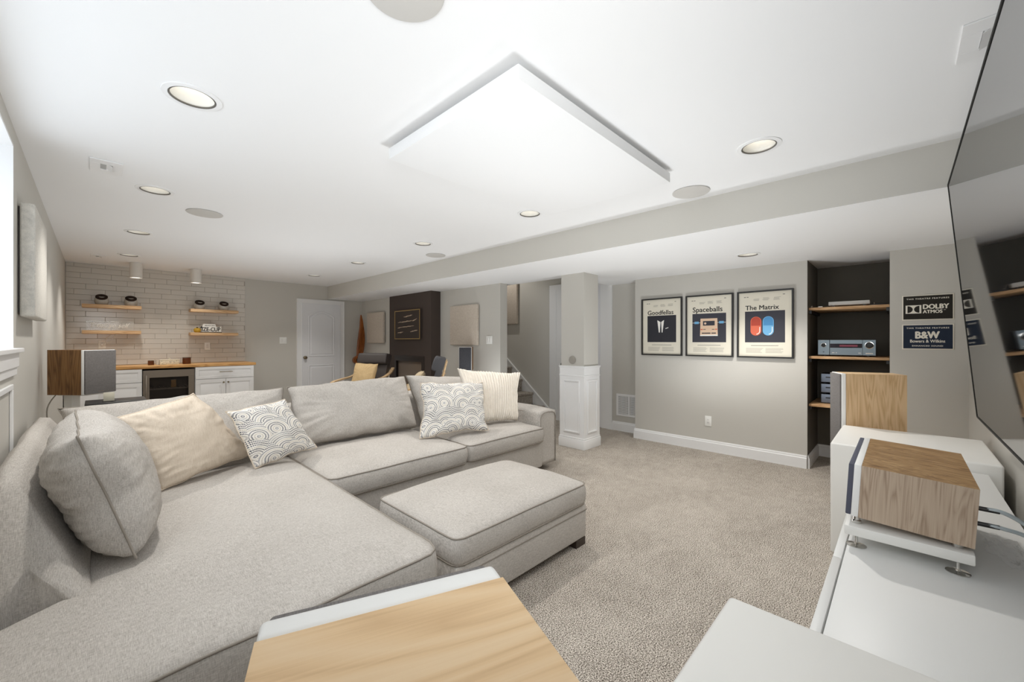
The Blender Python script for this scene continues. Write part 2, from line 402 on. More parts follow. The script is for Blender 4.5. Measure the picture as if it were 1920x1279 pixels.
structure(boxes('wall_stairwell', [(XE, XE + 0.12, 2.58, 7.4, 0, 3.4), (4.18, XE, 7.3, 7.4, 0, 3.4), (4.06, 4.18, 4.15, 7.4, 2.3, 3.4),
                                   (4.10, 4.18, 5.6, 7.4, 0, 2.3), (4.29, XE, 3.05, 3.15, ZS + 0.001, 3.4), (4.17, 4.29, 3.15, 4.15, ZS + 0.001, 3.4)], M_WALL))
structure(box('ceiling_stairwell', (4.1, XE + 0.12, 3.1, 7.4, 3.4, 3.5), M_CEIL))
structure(boxes('wall_niche', [(XN, XN + 0.06, 0.06, 0.72, 0, 2.2), (XR + 0.002, XN, 0.6995, 0.7009, 0, ZS), (XR + 0.002, XN, 0.080, 0.0808, 0, ZS)], M_NICHE))
# dropped soffit: painted face, white underside with one opening
bm = bmesh.new()
def quad(pts, mi):
    f = bm.faces.new([bm.verts.new(p) for p in pts]); f.material_index = mi
quad([(XS, YN - .1, ZS), (XS, YF + .1, ZS), (XS, YF + .1, ZC + .1), (XS, YN - .1, ZC + .1)], 0)
plate_with_holes(bm, [(XS, YN - .1), (XN + .1, YN - .1), (XN + .1, 3.15), (4.29, 3.15), (4.29, 4.3), (4.29, YF + .1), (XS, YF + .1)], [(SOFFIT_CAN[0], SOFFIT_CAN[1], 0.083)], ZS, 1)
structure(link_mesh('soffit', bm, [M_WALL, M_CEIL]))
# chimney breast with a framed fireplace opening
structure(boxes('wall_chimney', [(3.85, 4.10, 5.59, 5.78, 0, ZS + .05), (3.85, 4.10, 6.75, 6.94, 0, ZS + .05), (3.85, 4.10, 5.78, 6.75, 1.06, ZS + .05),
                                 (3.85, 4.10, 5.78, 6.75, 0, 0.42), (4.04, 4.12, 5.78, 6.75, 0.4, 1.1)], M_BROWN))

# baseboards: stepped profile swept along straight runs
def baseboard(name, a, b, nx, ny, h=0.135, m=M_TRIM):
    a, b = Vector((*a, 0)), Vector((*b, 0)); n = Vector((nx, ny, 0))
    prof = [(0.001, 0), (0.017, 0), (0.017, h - 0.03), (0.011, h - 0.022), (0.011, h - 0.012), (0.006, h), (0.001, h)]
    bm = bmesh.new(); A = [bm.verts.new(a + n * d + Vector((0, 0, z))) for d, z in prof]; B = [bm.verts.new(b + n * d + Vector((0, 0, z))) for d, z in prof]
    k = len(prof)
    for i in range(k): bm.faces.new((A[i], A[(i + 1) % k], B[(i + 1) % k], B[i]))
    bm.faces.new(A); bm.faces.new(B[::-1])
    return structure(link_mesh(name, bm, m))
baseboard('baseboard_poster', (XR, 0.705), (XR, 2.61), -1, 0)
baseboard('baseboard_poster_end', (XR - .017, 2.61), (XE, 2.61), 0, 1)
baseboard('baseboard_hall', (XE, 2.628), (XE, 3.10), -1, 0)
baseboard('baseboard_hall', (XE, 4.29), (XE, 4.38), -1, 0)
baseboard('baseboard_niche', (XN, 0.08), (XN, 0.70), -1, 0)
baseboard('baseboard_niche_side', (XR + .01, 0.70), (XN, 0.70), 0, -1)
baseboard('baseboard_niche_side', (XR + .01, 0.08), (XN, 0.08), 0, 1)
baseboard('baseboard_sign', (XR, YN), (XR, 0.068), -1, 0)
baseboard('baseboard_television', (XL, YN), (XR, YN), 0, 1)
baseboard('baseboard_left', (XL, YN), (XL, 7.5), 1, 0)
baseboard('baseboard_far', (1.84, YF), (2.62, YF), 0, -1)
baseboard('baseboard_far', (3.54, YF), (3.93, YF), 0, -1)
baseboard('baseboard_right', (4.04, 4.145), (4.04, 5.59), -1, 0)
baseboard('baseboard_right', (3.93, 6.94), (3.93, YF), -1, 0)

# ------------------------------------------------------------------ tiled splashback (each tile its own piece)
box('grout', (XL + 0.001, 1.80, YF - 0.004, YF - 0.0005, 0.97, ZC - 0.001), M_GROUT, wall_far)
tile_cache = {}
def tile_mesh(w, h):
    k = (round(w, 3), round(h, 3))
    if k not in tile_cache:
        bm = bmesh.new(); g = 0.0012
        v = [(-w / 2 + g, -h / 2 + g), (w / 2 - g, -h / 2 + g), (w / 2 - g, h / 2 - g), (-w / 2 + g, h / 2 - g)]
        A = [bm.verts.new((x, 0.0, z)) for x, z in v]; B = [bm.verts.new((x, -0.005, z)) for x, z in v]
        C = [bm.verts.new((x * (1 - 0.004 / w), -0.007, z * (1 - 0.004 / h))) for x, z in v]
        for P, Q in ((A, B), (B, C)):
            for i in range(4): bm.faces.new((P[i], P[(i + 1) % 4], Q[(i + 1) % 4], Q[i]))
        bm.faces.new(C); bmesh.ops.recalc_face_normals(bm, faces=bm.faces)
        me = bpy.data.meshes.new('tile'); bm.to_mesh(me); bm.free(); me.materials.append(M_TILE); tile_cache[k] = me
    return tile_cache[k]
TW, THH = 0.305, 0.0765
row = 0; z = 0.972
offs = [0.0, 0.55, 0.2, 0.75, 0.38]
while z < ZC - 0.005:
    h = min(THH, ZC - z - 0.001)
    x = XL - offs[row % 5] * TW
    while x < 1.80:
        x0, x1 = max(x, XL + 0.001), min(x + TW, 1.80)
        if x1 - x0 > 0.03:
            o = bpy.data.objects.new('tile', tile_mesh(x1 - x0, h)); COL.objects.link(o); o.parent = wall_far
            o.location = ((x0 + x1) / 2, YF - 0.003 - R.uniform(0, 0.0012), z + h / 2)
            o.rotation_euler = (R.uniform(-.004, .004), 0, R.uniform(-.002, .002))
        x += TW
    z += THH; row += 1

# ------------------------------------------------------------------ window in the left wall
win = box('window_1', (XL - 0.30, XL - 0.27, 0.9, 3.22, 1.262, 2.31), M_TRIM)
bpy.data.objects.remove(win)
bm = bmesh.new()
for d in ((XL - .27, XL - .23, .9, .95, 1.262, 2.31), (XL - .27, XL - .23, 3.17, 3.22, 1.262, 2.31), (XL - .27, XL - .23, .95, 3.17, 1.262, 1.312),
          (XL - .27, XL - .23, .95, 3.17, 2.26, 2.31), (XL - .27, XL - .23, 2.04, 2.08, 1.312, 2.26)): bx(bm, *d, bev=.004)
win = structure(link_mesh('window_1', bm, M_TRIM))
for a, b in ((.95, 2.04), (2.08, 3.17)): box('window_pane', (XL - .252, XL - .248, a, b, 1.312, 2.26), M_WPANE, win)
# white lining of the deep reveal
boxes('reveal_lining', [(XL - .23, XL + .001, 3.205, 3.2199, 1.28, 2.31), (XL - .23, XL + .001, .9001, .915, 1.28, 2.31), (XL - .23, XL + .001, .915, 3.205, 2.297, 2.3099)], M_TRIM, win)
sill = boxes('window_sill', [(XL - .23, XL + .032, .86, 3.27, 1.262, 1.284)], M_TRIM, win, .004)
boxes('sill_apron', [(XL + .001, XL + .018, .90, 3.235, 1.19, 1.262), (XL + .001, XL + .012, .92, 3.225, 1.15, 1.19)], M_TRIM, win, .003)
# picture-frame moulding on the wall under the window
structure(boxes('trim_1', [(XL + .0005, XL + .012, .95, 3.10, 1.085, 1.11), (XL + .0005, XL + .012, .95, 3.10, .30, .325),
                           (XL + .0005, XL + .012, 3.075, 3.10, .325, 1.085), (XL + .0005, XL + .012, .95, .975, .325, 1.085)], M_TRIM, bev=.003))

# ------------------------------------------------------------------ far door (two panels, arched top)
def arch_pts(x0, x1, z0, z1, rise, n=14):
    pts = [(x0, z0), (x1, z0), (x1, z1 - rise)]
    for i in range(1, n): t = i / n; pts.append((x1 + (x0 - x1) * t, z1 - rise + rise * math.sin(PI * t)))
    pts.append((x0, z1 - rise)); return pts
def inset(pts, d):
    cx = sum(p[0] for p in pts) / len(pts); cz = sum(p[1] for p in pts) / len(pts)
    xs = [p[0] for p in pts]; zs = [p[1] for p in pts]; w = (max(xs) - min(xs)) / 2; h = (max(zs) - min(zs)) / 2
    cx = (max(xs) + min(xs)) / 2; cz = (max(zs) + min(zs)) / 2
    return [(cx + (x - cx) * (w - d) / w, cz + (z - cz) * (h - d) / h) for x, z in pts]
def raised_panel(name, pts, y, m, parent, ny=-1):
    """groove then raised field, standing on the plane y, facing ny"""
    bm = bmesh.new(); loops = []
    for d, o in ((0, 0.0005), (0.006, 0.007), (0.014, 0.008), (0.022, 0.002), (0.034, 0.001), (0.055, 0.007)):
        loops.append([bm.verts.new((x, y + ny * o, z)) for x, z in inset(pts, d)])
    for A, B in zip(loops, loops[1:]):
        for i in range(len(A)): bm.faces.new((A[i], A[(i + 1) % len(A)], B[(i + 1) % len(A)], B[i]))
    bm.faces.new(loops[-1]); return link_mesh(name, bm, m, parent)
door = structure(box('door_1', (2.715, 3.44, 8.165, 8.199, 0.01, 2.045), M_DOOR))
raised_panel('door_panel', arch_pts(2.83, 3.325, 1.02, 1.90, 0.10), 8.165, M_DOOR, door)
raised_panel('door_panel', [(2.83, .22), (3.325, .22), (3.325, .86), (2.83, .86)], 8.165, M_DOOR, door)
kn = lathe('door_knob', [(0.0, 0), (0.03, 0), (0.03, -.008), (0.012, -.012), (0.012, -.035), (0.028, -.042), (0.03, -.055), (0.02, -.064), (0, -.066)], M_NICKEL, door, 20, (2.765, 8.164, 1.005), 'y')
structure(boxes('trim_2', [(2.63, 2.715, 8.178, 8.1995, 0, 2.125), (3.44, 3.53, 8.178, 8.1995, 0, 2.125), (2.715, 3.44, 8.178, 8.1995, 2.045, 2.125),
                           (2.635, 2.648, 8.17, 8.178, 0, 2.12), (3.512, 3.525, 8.17, 8.178, 0, 2.12), (2.648, 3.512, 8.17, 8.178, 2.108, 2.12)], M_TRIM))

# ------------------------------------------------------------------ hall door behind the column, glazed
d2 = structure(boxes('door_2', [(XE - .018, XE - .001, 3.30, 3.40, .01, 2.17), (XE - .018, XE - .001, 3.93, 4.04, .01, 2.17),
                                (XE - .018, XE - .001, 3.40, 3.93, .01, .30), (XE - .018, XE - .001, 3.40, 3.93, 2.03, 2.17)], M_DOOR))
box('door_pane', (XE - .012, XE - .008, 3.40, 3.93, .30, 2.03), mat('hall_door_glass', srgb(168, 164, 154), 0.15), d2)
lathe('door_knob', [(0.0, 0), (0.028, 0), (0.028, -.008), (0.01, -.012), (0.01, -.035), (0.026, -.045), (0.026, -.058), (0, -.066)], M_BLACK, d2, 18, (XE - .018, 3.985, .94), 'x')
boxes('door_hinge', [(XE - .024, XE - .018, 4.03, 4.042, .28, .36)], M_BLACK, d2)
structure(boxes('trim_3', [(XE - .022, XE - .0005, 3.10, 3.185, 0, 2.255), (XE - .022, XE - .0005, 4.15, 4.285, 0, 2.255), (XE - .022, XE - .0005, 3.185, 4.15, 2.17, 2.255),
                           (XE - .014, XE - .0005, 3.185, 3.30, 0, 2.17), (XE - .014, XE - .0005, 4.04, 4.15, 0, 2.17)], M_TRIM))

# ------------------------------------------------------------------ column with wainscot
CX0, CX1, CY0, CY1 = 4.108, 4.425, 2.765, 3.105
colm = structure(box('column', (CX0, CX1, CY0, CY1, 1.0, ZS + .0005), M_WALL))
w = 0.014
box('wainscot_core', (CX0 - w, CX1 + w, CY0 - w, CY1 + w, 0, 1.0), M_TRIM, colm)
def ring_trim(name, z0, z1, o0, parent=colm, bev=.004):
    return box(name, (CX0 - o0, CX1 + o0, CY0 - o0, CY1 + o0, z0, z1), M_TRIM, parent, bev)
ring_trim('cap_rail', 1.0, 1.012, w + .012); ring_trim('cap_moulding', .985, 1.0, w + .006); ring_trim('frieze_band', .885, .90, w + .007)
ring_trim('base_board', 0, .115, w + .012); ring_trim('base_cap', .115, .135, w + .006)
def frame_boxes(name, axis, c, a0, a1, z0, z1, t, parent, dirn, wd=.02, m=M_TRIM):
    l = []
    c0, c1 = sorted((c, c + dirn * t))
    for q in ((a0, a1, z0, z0 + wd), (a0, a1, z1 - wd, z1), (a0, a0 + wd, z0 + wd, z1 - wd), (a1 - wd, a1, z0 + wd, z1 - wd)):
        l.append((c0, c1, q[0], q[1], q[2], q[3]) if axis == 'x' else (q[0], q[1], c0, c1, q[2], q[3]))
    return boxes(name, l, m, parent, .004)
frame_boxes('panel_moulding', 'x', CX0 - w, CY0 + .05, CY1 - .05, .19, .84, .014, colm, -1)
frame_boxes('panel_moulding', 'y', CY0 - w, CX0 + .05, CX1 - .05, .19, .84, .014, colm, -1)
o = lathe('column_speaker', [(0, 0), (.045, 0), (.05, -.003), (.05, -.006), (0, -.006)], mat('taupe_disc', srgb(160, 155, 147), .8), None, 28, (CX0, 2.935, 1.085), 'x', mw=Matrix.Identity(4))
tag(o, 'small round taupe wall disc low on the painted column just above the white wainscot', 'wall plate')

# ------------------------------------------------------------------ stairs
SX0, SX1 = 4.185, 5.335
st = thing('staircase', 'carpeted staircase rising behind the column along the grey wall with white skirt boards', 'staircase', (4.75, 4.40, 0))
def rel(o, p):  # keep world geometry while parenting to a moved empty
    o.parent = p; o.matrix_parent_inverse = p.matrix_world.inverted() if p.matrix_world != Matrix.Identity(4) else Matrix.Identity(4)
bpy.context.view_layer.update()
RISE, RUN = 0.212, 0.258
for i in range(9):
    y0 = 4.40 + i * RUN; zt = (i + 1) * RISE
    bm = bmesh.new(); bx(bm, SX0, SX1, y0, y0 + RUN + (.02 if i < 8 else 0), i * RISE + .0005, zt - .03); bx(bm, SX0, SX1, y0 - .025, y0 + RUN + .0, zt - .045, zt, bev=.014, seg=3)
    o = link_mesh('step', bm, M_CARPET, None); autosmooth(o); rel(o, st)
def skirt(name, x0, x1):
    bm = bmesh.new()
    pts = [(4.29, 0.0), (4.29, .16), (4.29 + 9 * RUN, .16 + 9 * RISE), (4.40 + 9 * RUN, .16 + 9 * RISE), (4.40 + 9 * RUN, 0)]
    A = [bm.verts.new((x0, y, z)) for y, z in pts]; B = [bm.verts.new((x1, y, z)) for y, z in pts]
    for i in range(len(pts)): bm.faces.new((A[i], A[(i + 1) % 5], B[(i + 1) % 5], B[i]))
    bm.faces.new(A); bm.faces.new(B[::-1])
    o = link_mesh(name, bm, M_TRIM); rel(o, st); return o
skirt('skirt_board', XE - .024, XE - .001)
bm = bmesh.new()
pa = [(4.29, .145), (4.29, .175), (4.29 + 9 * RUN, .175 + 9 * RISE), (4.29 + 9 * RUN, .145 + 9 * RISE)]
A = [bm.verts.new((XE - .034, y, z)) for y, z in pa]; B = [bm.verts.new((XE - .001, y, z)) for y, z in pa]
for i in range(4): bm.faces.new((A[i], A[(i + 1) % 4], B[(i + 1) % 4], B[i]))
bm.faces.new(A); bm.faces.new(B[::-1]); o = link_mesh('skirt_cap', bm, M_TRIM); rel(o, st)

# ------------------------------------------------------------------ ceiling fixtures
CAN_LABELS = ['recessed ceiling light nearest the camera over the chaise', 'recessed ceiling light close to the television and the beige soffit',
    'recessed ceiling light beside the near ceiling vent, second in the row by the window wall', 'recessed ceiling light third in the row by the window wall',
    'recessed ceiling light nearest the two pendant cylinders', 'recessed ceiling light between the hung ceiling panel and the soffit, middle of the soffit row',
    'recessed ceiling light beside the small far ceiling speaker near the soffit', 'recessed ceiling light second farthest in the row along the soffit',
    'recessed ceiling light farthest back, just before the white paneled door']
def make_can():
    t = thing('recessed_light', CAN_LABELS[0], 'ceiling light', (0, 0, 0), group='recessed ceiling lights')
    lathe('trim_ring', [(.084, .001), (.108, .0), (.107, -.004), (.086, -.006), (.084, -.003)], M_TRIM, t, 48, close=False)
    lathe('shadow_gap', [(.0845, -.0055), (.0835, -.0062), (.0785, -.004), (.078, .0), (.0815, .002)], M_CANRING, t, 48, close=False)
    lathe('reflector', [(.0835, .0), (.080, .004), (.066, .085), (.066, .10), (.0, .10)], M_CANIN, t, 48, close=False)
    lathe('lamp_lens', [(.0, .082), (.055, .082), (.062, .086), (.062, .094), (0, .094)], M_EMIT, t, 36, close=False)
    return t
can0 = make_can()
def copy_thing(root, loc=None, rz=None, label=None, group=None):
    r = root.copy(); COL.objects.link(r)
    if loc is not None: r.location = loc
    if rz is not None: r.rotation_euler = (0, 0, rz)
    if label: r['label'] = label
    if group: r['group'] = group
    for ch in list(root.children):
        c = ch.copy(); COL.objects.link(c); c.parent = r
        for g in list(ch.children):
            d = g.copy(); COL.objects.link(d); d.parent = c
    return r
def can_or_fill_lamp(x, y, z, w):
    l = bpy.data.lights.new('can_or_fill_lamp', 'SPOT'); l.energy = w * 4; l.spot_size = math.radians(112); l.spot_blend = 0.7; l.shadow_soft_size = .035; l.color = (1, .965, .91)
    o = bpy.data.objects.new('can_or_fill_lamp', l); COL.objects.link(o); o.location = (x, y, z)
for i, (x, y) in enumerate(CANS):
    o = can0 if i == 0 else copy_thing(can0, label=CAN_LABELS[i])
    o.location = (x, y, ZC); can_or_fill_lamp(x, y, ZC - .008, CAN_W)
copy_thing(can0, (SOFFIT_CAN[0], SOFFIT_CAN[1], ZS), label='recessed ceiling light set in the lowered soffit in front of the framed posters'); can_or_fill_lamp(SOFFIT_CAN[0], SOFFIT_CAN[1], ZS - .008, CAN_W * 1.6)
can_or_fill_lamp(4.8, 5.2, 3.3, 12)  # added lamp with no fixture, brightens the dark stairwell

def spk_mesh(r):
    bm = bmesh.new(); lathe_bm(bm, [(r, 0.0), (r + .004, -.003), (r + .002, -.006), (r - .004, -.0075), (0, -.0075)], 56, close=False); return bm
for x, y, r, lab in ((.66, 1.10, .118, 'round ceiling speaker cut by the top edge of the picture'), (3.0, 1.098, .122, 'round ceiling speaker beside the corner of the hung ceiling panel'),
                     (.64, 4.235, .122, 'faint round ceiling speaker to the right of the near ceiling vent'), (2.978, 4.221, .118, 'small distant round ceiling speaker along the soffit')):
    o = autosmooth(link_mesh('ceiling_speaker', spk_mesh(r), M_SPKCEIL)); o.location = (x, y, ZC - .0005); tag(o, lab, 'speaker', 'round in-ceiling speakers')

def make_vent():
    t = thing('ceiling_vent', '', 'vent', group='ceiling air registers')
    boxes('frame', [(-.08, .08, -.14, -.062, -.006, 0), (-.08, .08, .062, .14, -.006, 0), (-.08, -.03, -.062, .062, -.006, 0), (.03, .08, -.062, .062, -.006, 0)], M_TRIM, t, .001)
    box('duct_shadow', (-.03, .0, -.062, .062, -.0012, -.0002), M_VENTIN, t)
    for k in range(1, 2):
        bm = bmesh.new(); x = -.03 + k * .03
        v = [bm.verts.new(p) for p in ((x, -.062, -.001), (x + .03, -.062, -.008 - .006 * k), (x + .03, .062, -.008 - .006 * k), (x, .062, -.001))]
        bm.faces.new(v); r = bmesh.ops.extrude_face_region(bm, geom=list(bm.faces)); 
        for e in r['geom']:
            if isinstance(e, bmesh.types.BMVert): e.co.z += .0012
        link_mesh('louver', bm, M_TRIM, t)
    return t
v0 = make_vent(); v0.location = (.045, 3.545, ZC - .0005); v0.rotation_euler = (0, 0, PI / 2)
v0.scale = (1.5, .53, 1); v0['label'] = 'small white ceiling vent near the left wall, closest to the window'
v0.rotation_euler = (0, 0, 0); v0.scale = (.9 * .14 / .144, .9 * 1.0, 1); v0.scale = (.9, .9, 1)
copy_thing(v0, (.024, 7.365, ZC - .0005), label='tiny white ceiling vent in the far left corner above the tiled bar')
vb = copy_thing(v0, (2.20, -.235, ZC - .0005), 0.0, label='white ceiling vent above the television in the upper right corner'); vb.rotation_euler = (0, 0, PI / 2); vb.scale = (1.05, .95, 1)

# hung ceiling panel
t = thing('ceiling_panel', 'large white square panel hung just below the ceiling over the room centre', 'ceiling panel', (1.82, 1.54, 2.38))
box('panel_board', (-.70, .70, -.49, .49, -.060, 0.0), M_CEIL, t, .003)
boxes('standoff', [(-.5, -.4, -.35, -.25, 0, .0215), (.4, .5, -.35, -.25, 0, .0215), (-.5, -.4, .25, .35, 0, .0215), (.4, .5, .25, .35, 0, .0215)], M_CEIL, t)

# pendant cylinders over the bar
def make_pendant(label):
    t = thing('pendant_downlight', label, 'ceiling light', group='cylinder downlights over the bar')
    lathe('housing', [(.068, -.205), (.068, -.002), (.064, 0), (0, 0)], M_PENDANT, t, 36, close=False)
    lathe('inner_rim', [(.068, -.205), (.062, -.207), (.060, -.195)], M_PENDANT, t, 36, close=False)
    lathe('lamp_lens', [(.0, -.198), (.061, -.198)], M_EMITP, t, 36, close=False); return t
p0 = make_pendant('white cylinder downlight above the left pair of floating shelves'); p0.location = (.386, 7.63, ZC - .0005)
copy_thing(p0, (1.05, 7.65, ZC - .0005), label='white cylinder downlight above the right pair of floating shelves')
for x, y in ((.386, 7.63), (1.05, 7.65)): can_or_fill_lamp(x, y, ZC - .215, WALLWASH_W)

# ------------------------------------------------------------------ wall-mounted pictures and panels.  local frame: X right, Y up, Z out of the wall
def on_right(x, y, z): return frame_m((x, y, z), (0, -1, 0), (0, 0, 1))       # faces -X
def on_far(x, y, z): return frame_m((x, y, z), (1, 0, 0), (0, 0, 1))          # faces -Y
def rect_part(name, x0, x1, y0, y1, z0, z1, m, parent, bev=0): return box(name, (x0, x1, y0, y1, z0, z1), m, parent, bev)
def shape(name, pts, z, m, parent, t=.0006):
    bm = bmesh.new(); poly(bm, pts, z, z + t); return link_mesh(name, bm, m, parent)
def circle(cx, cy, rx, ry=None, a0=0, a1=2 * PI, n=28):
    ry = ry or rx; return [(cx + rx * math.cos(a0 + (a1 - a0) * i / n), cy + ry * math.sin(a0 + (a1 - a0) * i / n)) for i in range(n + (0 if abs(a1 - a0 - 2 * PI) < 1e-6 else 1))]
def poster(y, title, label, ink):
    W, H = .535, .742
    t = thing('framed_poster', label, 'poster', mw=on_right(XR - .0005, y, 1.505), group='framed prints on the right wall')
    boxes('frame', [(-W / 2, W / 2, H / 2 - .016, H / 2, 0, .032), (-W / 2, W / 2, -H / 2, -H / 2 + .016, 0, .032), (-W / 2, -W / 2 + .016, -H / 2 + .016, H / 2 - .016, 0, .032), (W / 2 - .016, W / 2, -H / 2 + .016, H / 2 - .016, 0, .032)], M_BLACK, t, .001)
    pr_ = rect_part('print_sheet', -W / 2 + .016, W / 2 - .016, -H / 2 + .016, H / 2 - .016, .004, .012, M_PRINT, t)
    rect_part('image_field', -.19, .19, -.20, .145, .0121, .0128, ink, pr_)
    text('title_lettering', title, M_INK, pr_, -.185 if title != 'x' else 0, .185, .0128, width={'Goodfellas': .34, 'Spaceballs': .335, 'The Matrix': .32}[title], bold=.022, align='LEFT')
    l = []
    for x0, n in ((-.11, 3), (-.02, 4), (.08, 4)):
        for k in range(n): l.append((x0 + R.uniform(0, .01), x0 + .055 + R.uniform(0, .02), .262 + k * .0085, .2655 + k * .0085, .0121, .0124))
    boxes('small_print', l, M_INKG, pr_)
    for a_, b_, c_ in ((-.20, -.18, .306), (-.172, -.155, .306), (.17, .19, .317)): box('header_mark', (a_, b_, c_ - .003, c_ + .003, .0121, .0124), M_INK, pr_)
    boxes('tagline', [(-.13, .13, -.240, -.231, .0121, .0124)], M_INKG, pr_)
    l = []
    for s in (-1, 1):
        for k in range(5): l.append((s * .095 - .085, s * .095 + .085 - R.uniform(0, .03), -.268 - k * .0115, -.264 - k * .0115, .0121, .0124))
    boxes('body_print', l, M_INKG, pr_)
    return pr_
p = poster(2.238, 'Goodfellas', 'black framed poster with white shirt collar on dark field, leftmost of the three', M_PBLACK)
shape('collar', [(-.055, .085), (-.035, .075), (-.012, .06), (-.018, -.02), (-.022, -.075), (-.034, -.075)], .013, M_PWHITE, p)
shape('collar', [(.035, .085), (.015, .075), (-.004, .06), (0, -.02), (.004, -.075), (.014, -.075)], .013, M_PWHITE, p)
shape('pocket_square', [(.052, -.03), (.09, -.018), (.092, -.008), (.054, -.02)], .013, M_PWHITE, p)
p = poster(1.658, 'Spaceballs', 'black framed poster with boxy beige van front, middle one of the three', M_PNAVY)
shape('van_body', [(-.10, -.11), (.10, -.11), (.095, .085), (-.095, .085)], .0131, M_PEACH, p)
rect_part('van_windscreen', -.066, .066, 0, .055, .0138, .0144, M_PNAVY, p)
shape('van_badge', circle(-.04, .026, .013), .0145, M_PEACH, p)
for s in (-1, 1):
    rect_part('side_pod', *sorted((s * .115, s * .165)), .022, .05, .0131, .0137, M_BLUE, p); rect_part('side_rod', *sorted((s * .095, s * .188)), .033, .037, .0128, .0131, M_PWHITE, p)
    rect_part('tail_lamp', *sorted((s * .07, s * .094)), -.052, -.04, .0138, .0144, M_RED, p); rect_part('wheel', *sorted((s * .05, s * .074)), -.135, -.11, .0131, .0137, M_INK, p)
    rect_part('lamp_slot', *sorted((s * .035, s * .064)), -.049, -.043, .0138, .0144, M_INK, p)
rect_part('bumper_plate', -.08, .02, -.097, -.085, .0138, .0144, M_PNAVY, p); rect_part('bumper_plate', .03, .08, -.097, -.085, .0138, .0144, M_PNAVY, p)
rect_part('bumper_line', -.1, .1, -.125, -.11, .0138, .0144, M_PWHITE, p)
p = poster(1.082, 'The Matrix', 'black framed poster with one red and one blue capsule, rightmost of the three', M_PNAVY)
for cx, ca, cb, nm in ((-.082, M_RED, M_RED2, 'red_capsule'), (.036, M_BLUE, M_BLUE2, 'blue_capsule')):
    w_, h_ = .052, .105
    pts = circle(cx, h_ - w_ - .02, w_, None, 0, PI, 14) + circle(cx, -h_ + w_ - .02, w_, None, PI, 2 * PI, 14); shape(nm, pts, .0131, ca, p)
    pts = circle(cx, h_ - w_ - .02, w_ * .88, None, 0, PI, 14) + [(cx - w_ * .88, -.015), (cx + w_ * .88, -.015)]; shape('capsule_top', pts, .0138, cb, p)
    bm = bmesh.new(); arc = circle(cx, -h_ + w_ - .02, w_ * .80, None, -PI * .45, 0, 8) + [(cx + w_ * .8, -.03)]; arc2 = [(cx + w_ * .66, -.03)] + circle(cx, -h_ + w_ - .02, w_ * .66, None, 0, -PI * .45, 8)
    poly(bm, arc + arc2, .0145, .015); link_mesh('capsule_highlight', bm, M_PWHITE, p)

def sign(z, label, m):
    t = thing('wall_sign', label, 'sign', mw=on_right(XR - .0005, -.162, z), group='theatre signs')
    b = rect_part('sign_border', -.160, .160, -.112, .112, 0, .004, M_SIGNS, t, .0008); f = rect_part('sign_field', -.152, .152, -.104, .104, .004, .005, m, t)
    text('lettering', 'THIS THEATRE FEATURES', M_SIGNS, f, 0, .078, .0054, width=.262, height=.012, bold=.03, space=1.25)
    return f
f = sign(1.618, 'black sign with silver border and double-D logo, upper of the two', M_SIGNB)
text('lettering', 'DOLBY', M_SIGNS, f, .052, .006, .0054, width=.155, height=.040, bold=.05)
text('lettering', 'ATMOS', M_SIGNS, f, .032, -.038, .0054, width=.118, height=.028, bold=.045)
text('lettering', 'TM', M_SIGNS, f, .104, -.026, .0054, width=.013, bold=.01)
rect_part('logo_plate', -.137, -.037, -.052, .022, .005, .0054, M_SIGNS, f)
shape('logo_d', [(-.125, .016), (-.125, -.046)] + circle(-.125, -.015, .034, .031, -PI / 2, PI / 2, 14), .0055, m=M_SIGNB, parent=f)
shape('logo_d', [(-.049, -.046), (-.049, .016)] + circle(-.049, -.015, .034, .031, PI / 2, 3 * PI / 2, 14), .0055, m=M_SIGNB, parent=f)
f = sign(1.357, 'navy sign with silver border and large initials, lower of the two', M_SIGNN)
text('lettering', 'B&W', M_SIGNS, f, 0, .016, .0054, width=.145, height=.060, bold=.05)
text('lettering', 'Bowers & Wilkins', M_SIGNS, f, 0, -.038, .0054, width=.215, height=.026, bold=.02)
text('lettering', 'ENHANCED SOUND', M_SIGNS, f, 0, -.080, .0054, width=.19, height=.012, bold=.03, space=1.2)

def panel(label, mw, W, H, T=.05, m=M_PANEL, gap=.012):
    t = thing('acoustic_panel', label, 'acoustic panel', mw=mw, group='fabric acoustic wall panels')
    box('cloth_face', (-W / 2, W / 2, -H / 2, H / 2, gap, gap + T), m, t, .010, 3)
    box('backing_frame', (-W / 2 + .02, W / 2 - .02, -H / 2 + .02, H / 2 - .02, .0005, gap), M_DARKFOOT, t); return t
panel('oatmeal fabric wall panel between the wooden propeller and the dark chimney', on_right(3.93, 7.56, 1.585), .66, .61)
panel('oatmeal fabric wall panel above the small dark speaker right of the chimney', on_right(4.04, 4.92, 1.567), .66, .62)
panel('oatmeal fabric wall panel hung high in the stairwell', on_right(XE, 5.38, 2.03), .74, .80)
t = panel('pale fabric wall panel on the left wall next to the window', frame_m((XL, 3.72, 1.755), (0, 1, 0), (0, 0, 1)), .72, .61, .055, M_PANELC, .008)

